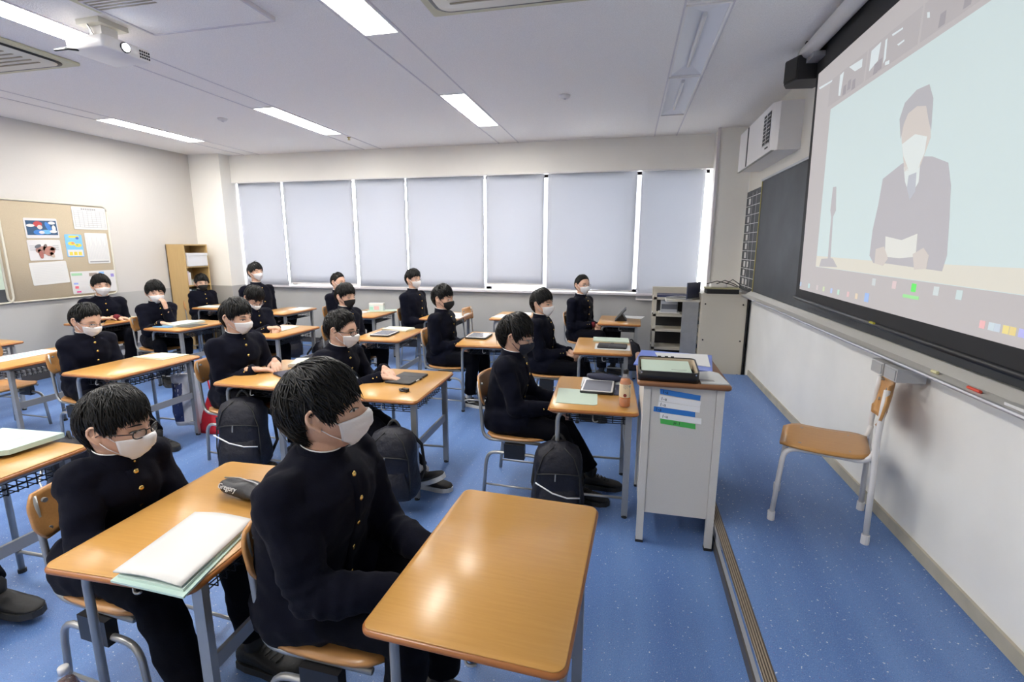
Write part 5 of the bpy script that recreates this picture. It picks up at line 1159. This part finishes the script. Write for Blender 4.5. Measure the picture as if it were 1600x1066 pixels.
    # ---------------- glasses
    if glasses:
        gb = MB(); gl = MB(); gr = .0013 if glasses == 'thin' else .0020
        for s in (-1, 1):
            yc, zc = s*.034, -.006; rim = []
            for q in range(20):
                an = 2*math.pi*q/20; y = yc+.0225*math.copysign(abs(math.cos(an))**.75, math.cos(an)); z = zc+.0145*math.copysign(abs(math.sin(an))**.75, math.sin(an)); rim.append((.1035-.9*(abs(y)-.01)**2*6, y, z))
            p_ = tr(rim); gb.tube([tuple(x) for x in p_]+[tuple(p_[0])], gr, 6, cap=False); gl.add(p_, [tuple(range(20))])
            gb.tube([tuple(x) for x in tr([(.096, s*.057, 0), (.06, s*.077, .002), (.01, s*.081, .004), (-.008, s*.082, -.006)])], gr, 6)
        gb.tube([tuple(x) for x in tr([(.1035, -.0115, -.001), (.1065, 0, .001), (.1035, .0115, -.001)])], gr, 6)
        g = gb.build('glasses', M_black if glasses != 'thin' else mat('thin_metal_frame', (.12, .11, .12), .3, metal=.7), root, True); gl.build('lens', M_lens, g)
    # ---------------- hair
    n_, w_ = {0: (1500, .0034), 1: (520, .0048), 2: (220, .0068)}[lod]
    if hair == 'crop': n_ = int(n_*1.3); w_ *= .6
    hb = hair_mesh(hair, n_, w_, seed); hb2 = MB(); hb2.add(tr(np.array(hb.v)), hb.f); hb2.build('hair', M_hair, root, True)
    if chair:
        place_chair(root.location.x+.125*math.cos(yw)-.0+chairdx, root.location.y+.125*math.sin(yw), yw*.5, chair_label or ('school chair of the '+' '.join(label.split(',')[0].split()[:11])))
    return root

X_, Zw = Vector((1, 0, 0)), DT+.035
L1 = 'boy in a white mask with thick black hair, seated nearest the camera'
person(L1, (-.845, 1.215, 1.055), yaw=-3, look=(20, 7), lean=10, hands=[((-.56, 1.10, .575), (1, .35, -.3), (0, .2, -1), .6), ((-.55, 1.28, .572), (1, -.4, -.3), (0, 0, -1), .6)], hair='long', lod=0, seed=3, chair_label='school chair of the nearest boy, its grey tube showing behind him', headk=1.06, bulk=1.04, chairdx=.04)
person('boy in black glasses and a white mask leaning over the near left desk', (-1.655, 1.225, .928), yaw=-8, look=(14, -4), lean=12, hands=[((-1.42, 1.03, .560), (1, .3, -.3), (0, .2, -1), .6), ((-1.42, 1.28, .560), (1, -.5, -.3), (0, 0, -1), .6)], hair='fringe', glasses='thick', lod=0, seed=5, feet=((.48, .12), (.50, -.12)), legk=1.18, chair_label='school chair with its tan backrest showing behind the boy in black glasses', chairdx=.03)
person('boy cut off by the left edge, only dark trousers and shoes showing', (-3.13, 1.20, 1.04), yaw=0, lean=6, lod=2, seed=6, feet=((.80, .05), (.74, -.10)))
person('boy with shaggy hair and a dark navy mask seated beside the tea bottle desk', (-.645, 2.885, .985), yaw=-4, look=(-2, -9), lean=9, hands=[((-.40, 2.78, .56), (1, .3, -.3), (0, .2, -1), .6), ((-.38, 2.98, .56), (1, -.4, -.3), (0, 0, -1), .6)], hair='long', mask='navy', glasses='thin', lod=1, seed=8, feet=((.56, .10), (.50, -.08)), chair_label='school chair beside the tea bottle desk with a black joint block under the seat')
person('boy in dark glasses pressing his hands beside a black tablet case', (-1.795, 2.81, .99), yaw=-10, look=(4, -5), lean=16, hands=[((-1.53, 2.83, Zw-.008), (1, .18, -.10), (0, 0, -1), .22), ((-1.565, 2.93, Zw+.018), (.80, -.60, -.18), (0, 0, -1), .35)], hair='short', glasses='thick', lod=1, seed=9, feet=((.74, .0, 0, 6), (.76, -.10, .06, 12, 22)), legk=1.12, fine=.0036, shoes='blackwhite')
person('boy in a white mask with folded hands on his desk', (-2.645, 2.865, 1.035), yaw=-14, look=(-2, -5), lean=12, hands=[((-2.47, 2.79, Zw-.005), (.75, .65, -.10), (0, 0, -1), .35), ((-2.44, 2.95, Zw+.018), (.70, -.70, -.18), (0, 0, -1), .35)], hair='fringe', lod=1, seed=11, fine=.0036, feet=((.46, .12), (.44, -.12)))
person('boy in thin glasses and a white mask beside the white plastic bag', (-3.955, 2.825, .972), yaw=-12, look=(6, -16), lean=9, hands='lap', hair='short', glasses='thin', lod=1, seed=12, feet=((.62, .10), (.56, -.14)))
person('boy in a white mask at the third desk beside the lectern', (-.735, 4.365, 1.015), yaw=-8, look=(-24, 3), lean=2, hands='lap', hair='fringe', lod=1, seed=14, feet=((.50, .08), (.48, -.10)))
person('boy in a black mask sitting upright in the middle, seen from the side', (-1.715, 4.435, 1.030), yaw=-6, look=(-12, -1), lean=4, hands='lap_in', hair='fringe', mask='black', lod=1, seed=15, feet=((.44, .10), (.34, -.08)), shoes='blackwhite')
person('boy in a black mask with a bowl-shaped fringe, behind the boy in dark glasses', (-2.775, 4.455, 1.022), yaw=-14, look=(-16, -4), lean=6, hands='lap', hair='fringe', mask='black', lod=1, seed=17)
person('boy with his head bowed and hands clasped in mid class', (-3.78, 4.355, .992), yaw=-18, look=(-26, -36), lean=16, hands=[((-3.52, 4.22, Zw+.01), (.8, .5, .1), (0, .2, -1), .9), ((-3.50, 4.30, Zw), (.5, -.8, -.1), (0, 0, -1), .6)], hair='fringe', glasses='thin', lod=1, seed=18)
person('boy in a white mask touching his cheek with one hand', (-5.14, 4.435, 1.008), yaw=-22, look=(-30, -3), lean=8, hands=[((-4.92, 4.28, Zw), (1, .3, -.1), (0, 0, -1), .5), ((-4.985, 4.40, .835), (-.30, .02, 1), (-1, -.2, 0), .5)], hair='long', lod=1, seed=20)
person('boy in a white mask resting on his desk before the pin board', (-5.98, 4.495, 1.063), yaw=-24, look=(-24, 0), lean=14, hands=[((-5.78, 4.30, Zw+.02), (.3, 1, -.05), (0, 0, -1), .4), ((-5.82, 4.50, Zw), (.8, .6, -.1), (0, 0, -1), .4)], hair='fringe', lod=1, seed=21)
person('boy with cropped hair, white mask and red cuffs by the window near the blackboard', (-.52, 5.965, 1.068), yaw=-30, look=(-48, 4), lean=4, hands='lap_in', hair='crop', glasses='thin', lod=1, seed=23, feet=((.42, .16), (.44, -.12)))
person('boy in glasses and a white mask by the window, sitting back from a white sheet', (-2.665, 5.855, 1.106), yaw=-12, look=(-22, 2), lean=2, hands='lap', hair='fringe', glasses='thin', lod=2, seed=24)
person('boy mostly hidden behind the bowl-fringed boy, close to the window', (-3.725, 5.825, 1.056), yaw=-6, look=(-10, 0), lean=2, hands='lap', hair='crop', lod=2, seed=25)
person('tallest boy in a white mask by the window at the back', (-4.965, 5.795, 1.166), yaw=-14, look=(-18, 6), lean=0, hands='lap', hair='fringe', lod=2, seed=26)
person('boy in a black mask in front of the bookcase', (-6.11, 6.02, .985), yaw=-24, look=(-30, -3), lean=4, hands='lap_in', hair='fringe', mask='black', lod=2, seed=27)
# knitted cuffs under the sleeves
def knit(person_prefix, which, label):
    r = [o for o in bpy.data.objects if o.type == 'EMPTY' and o.get('label', '').startswith(person_prefix)][0]
    for c in [c for c in r.children if c.name.startswith('cuff') and 'button' not in c.name and c.type == 'MESH']:
        if which == 'both' or (which == 'right') == (np.mean([v.co.y for v in c.data.vertices]) < 0):
            vs = [v.co.copy() for v in c.data.vertices]; n = 16; c0 = sum(vs[:n], Vector())/n; c1 = sum(vs[n:2*n], Vector())/n; d = (c1-c0).normalized()
            o = MB().tube([c1-d*.01, c1+d*.015, c1+d*.04], [.038, .0355, .031], 14).build('knitted_cuff', M_red, r, True); o['label'] = label
knit('boy with cropped', 'both', 'dark red knitted cuff'); knit('boy in a white mask resting', 'left', 'dark red knitted cuff')
# bake the soft meshes
dg = bpy.context.evaluated_depsgraph_get(); dg.update()
new = [(o, bpy.data.meshes.new_from_object(o.evaluated_get(dg))) for o in REMESH]
for o, me in new:
    old = o.data; o.modifiers.clear(); nm = old.name; o.data = me; bpy.data.meshes.remove(old); me.name = nm
    me.polygons.foreach_set('use_smooth', [True]*len(me.polygons))
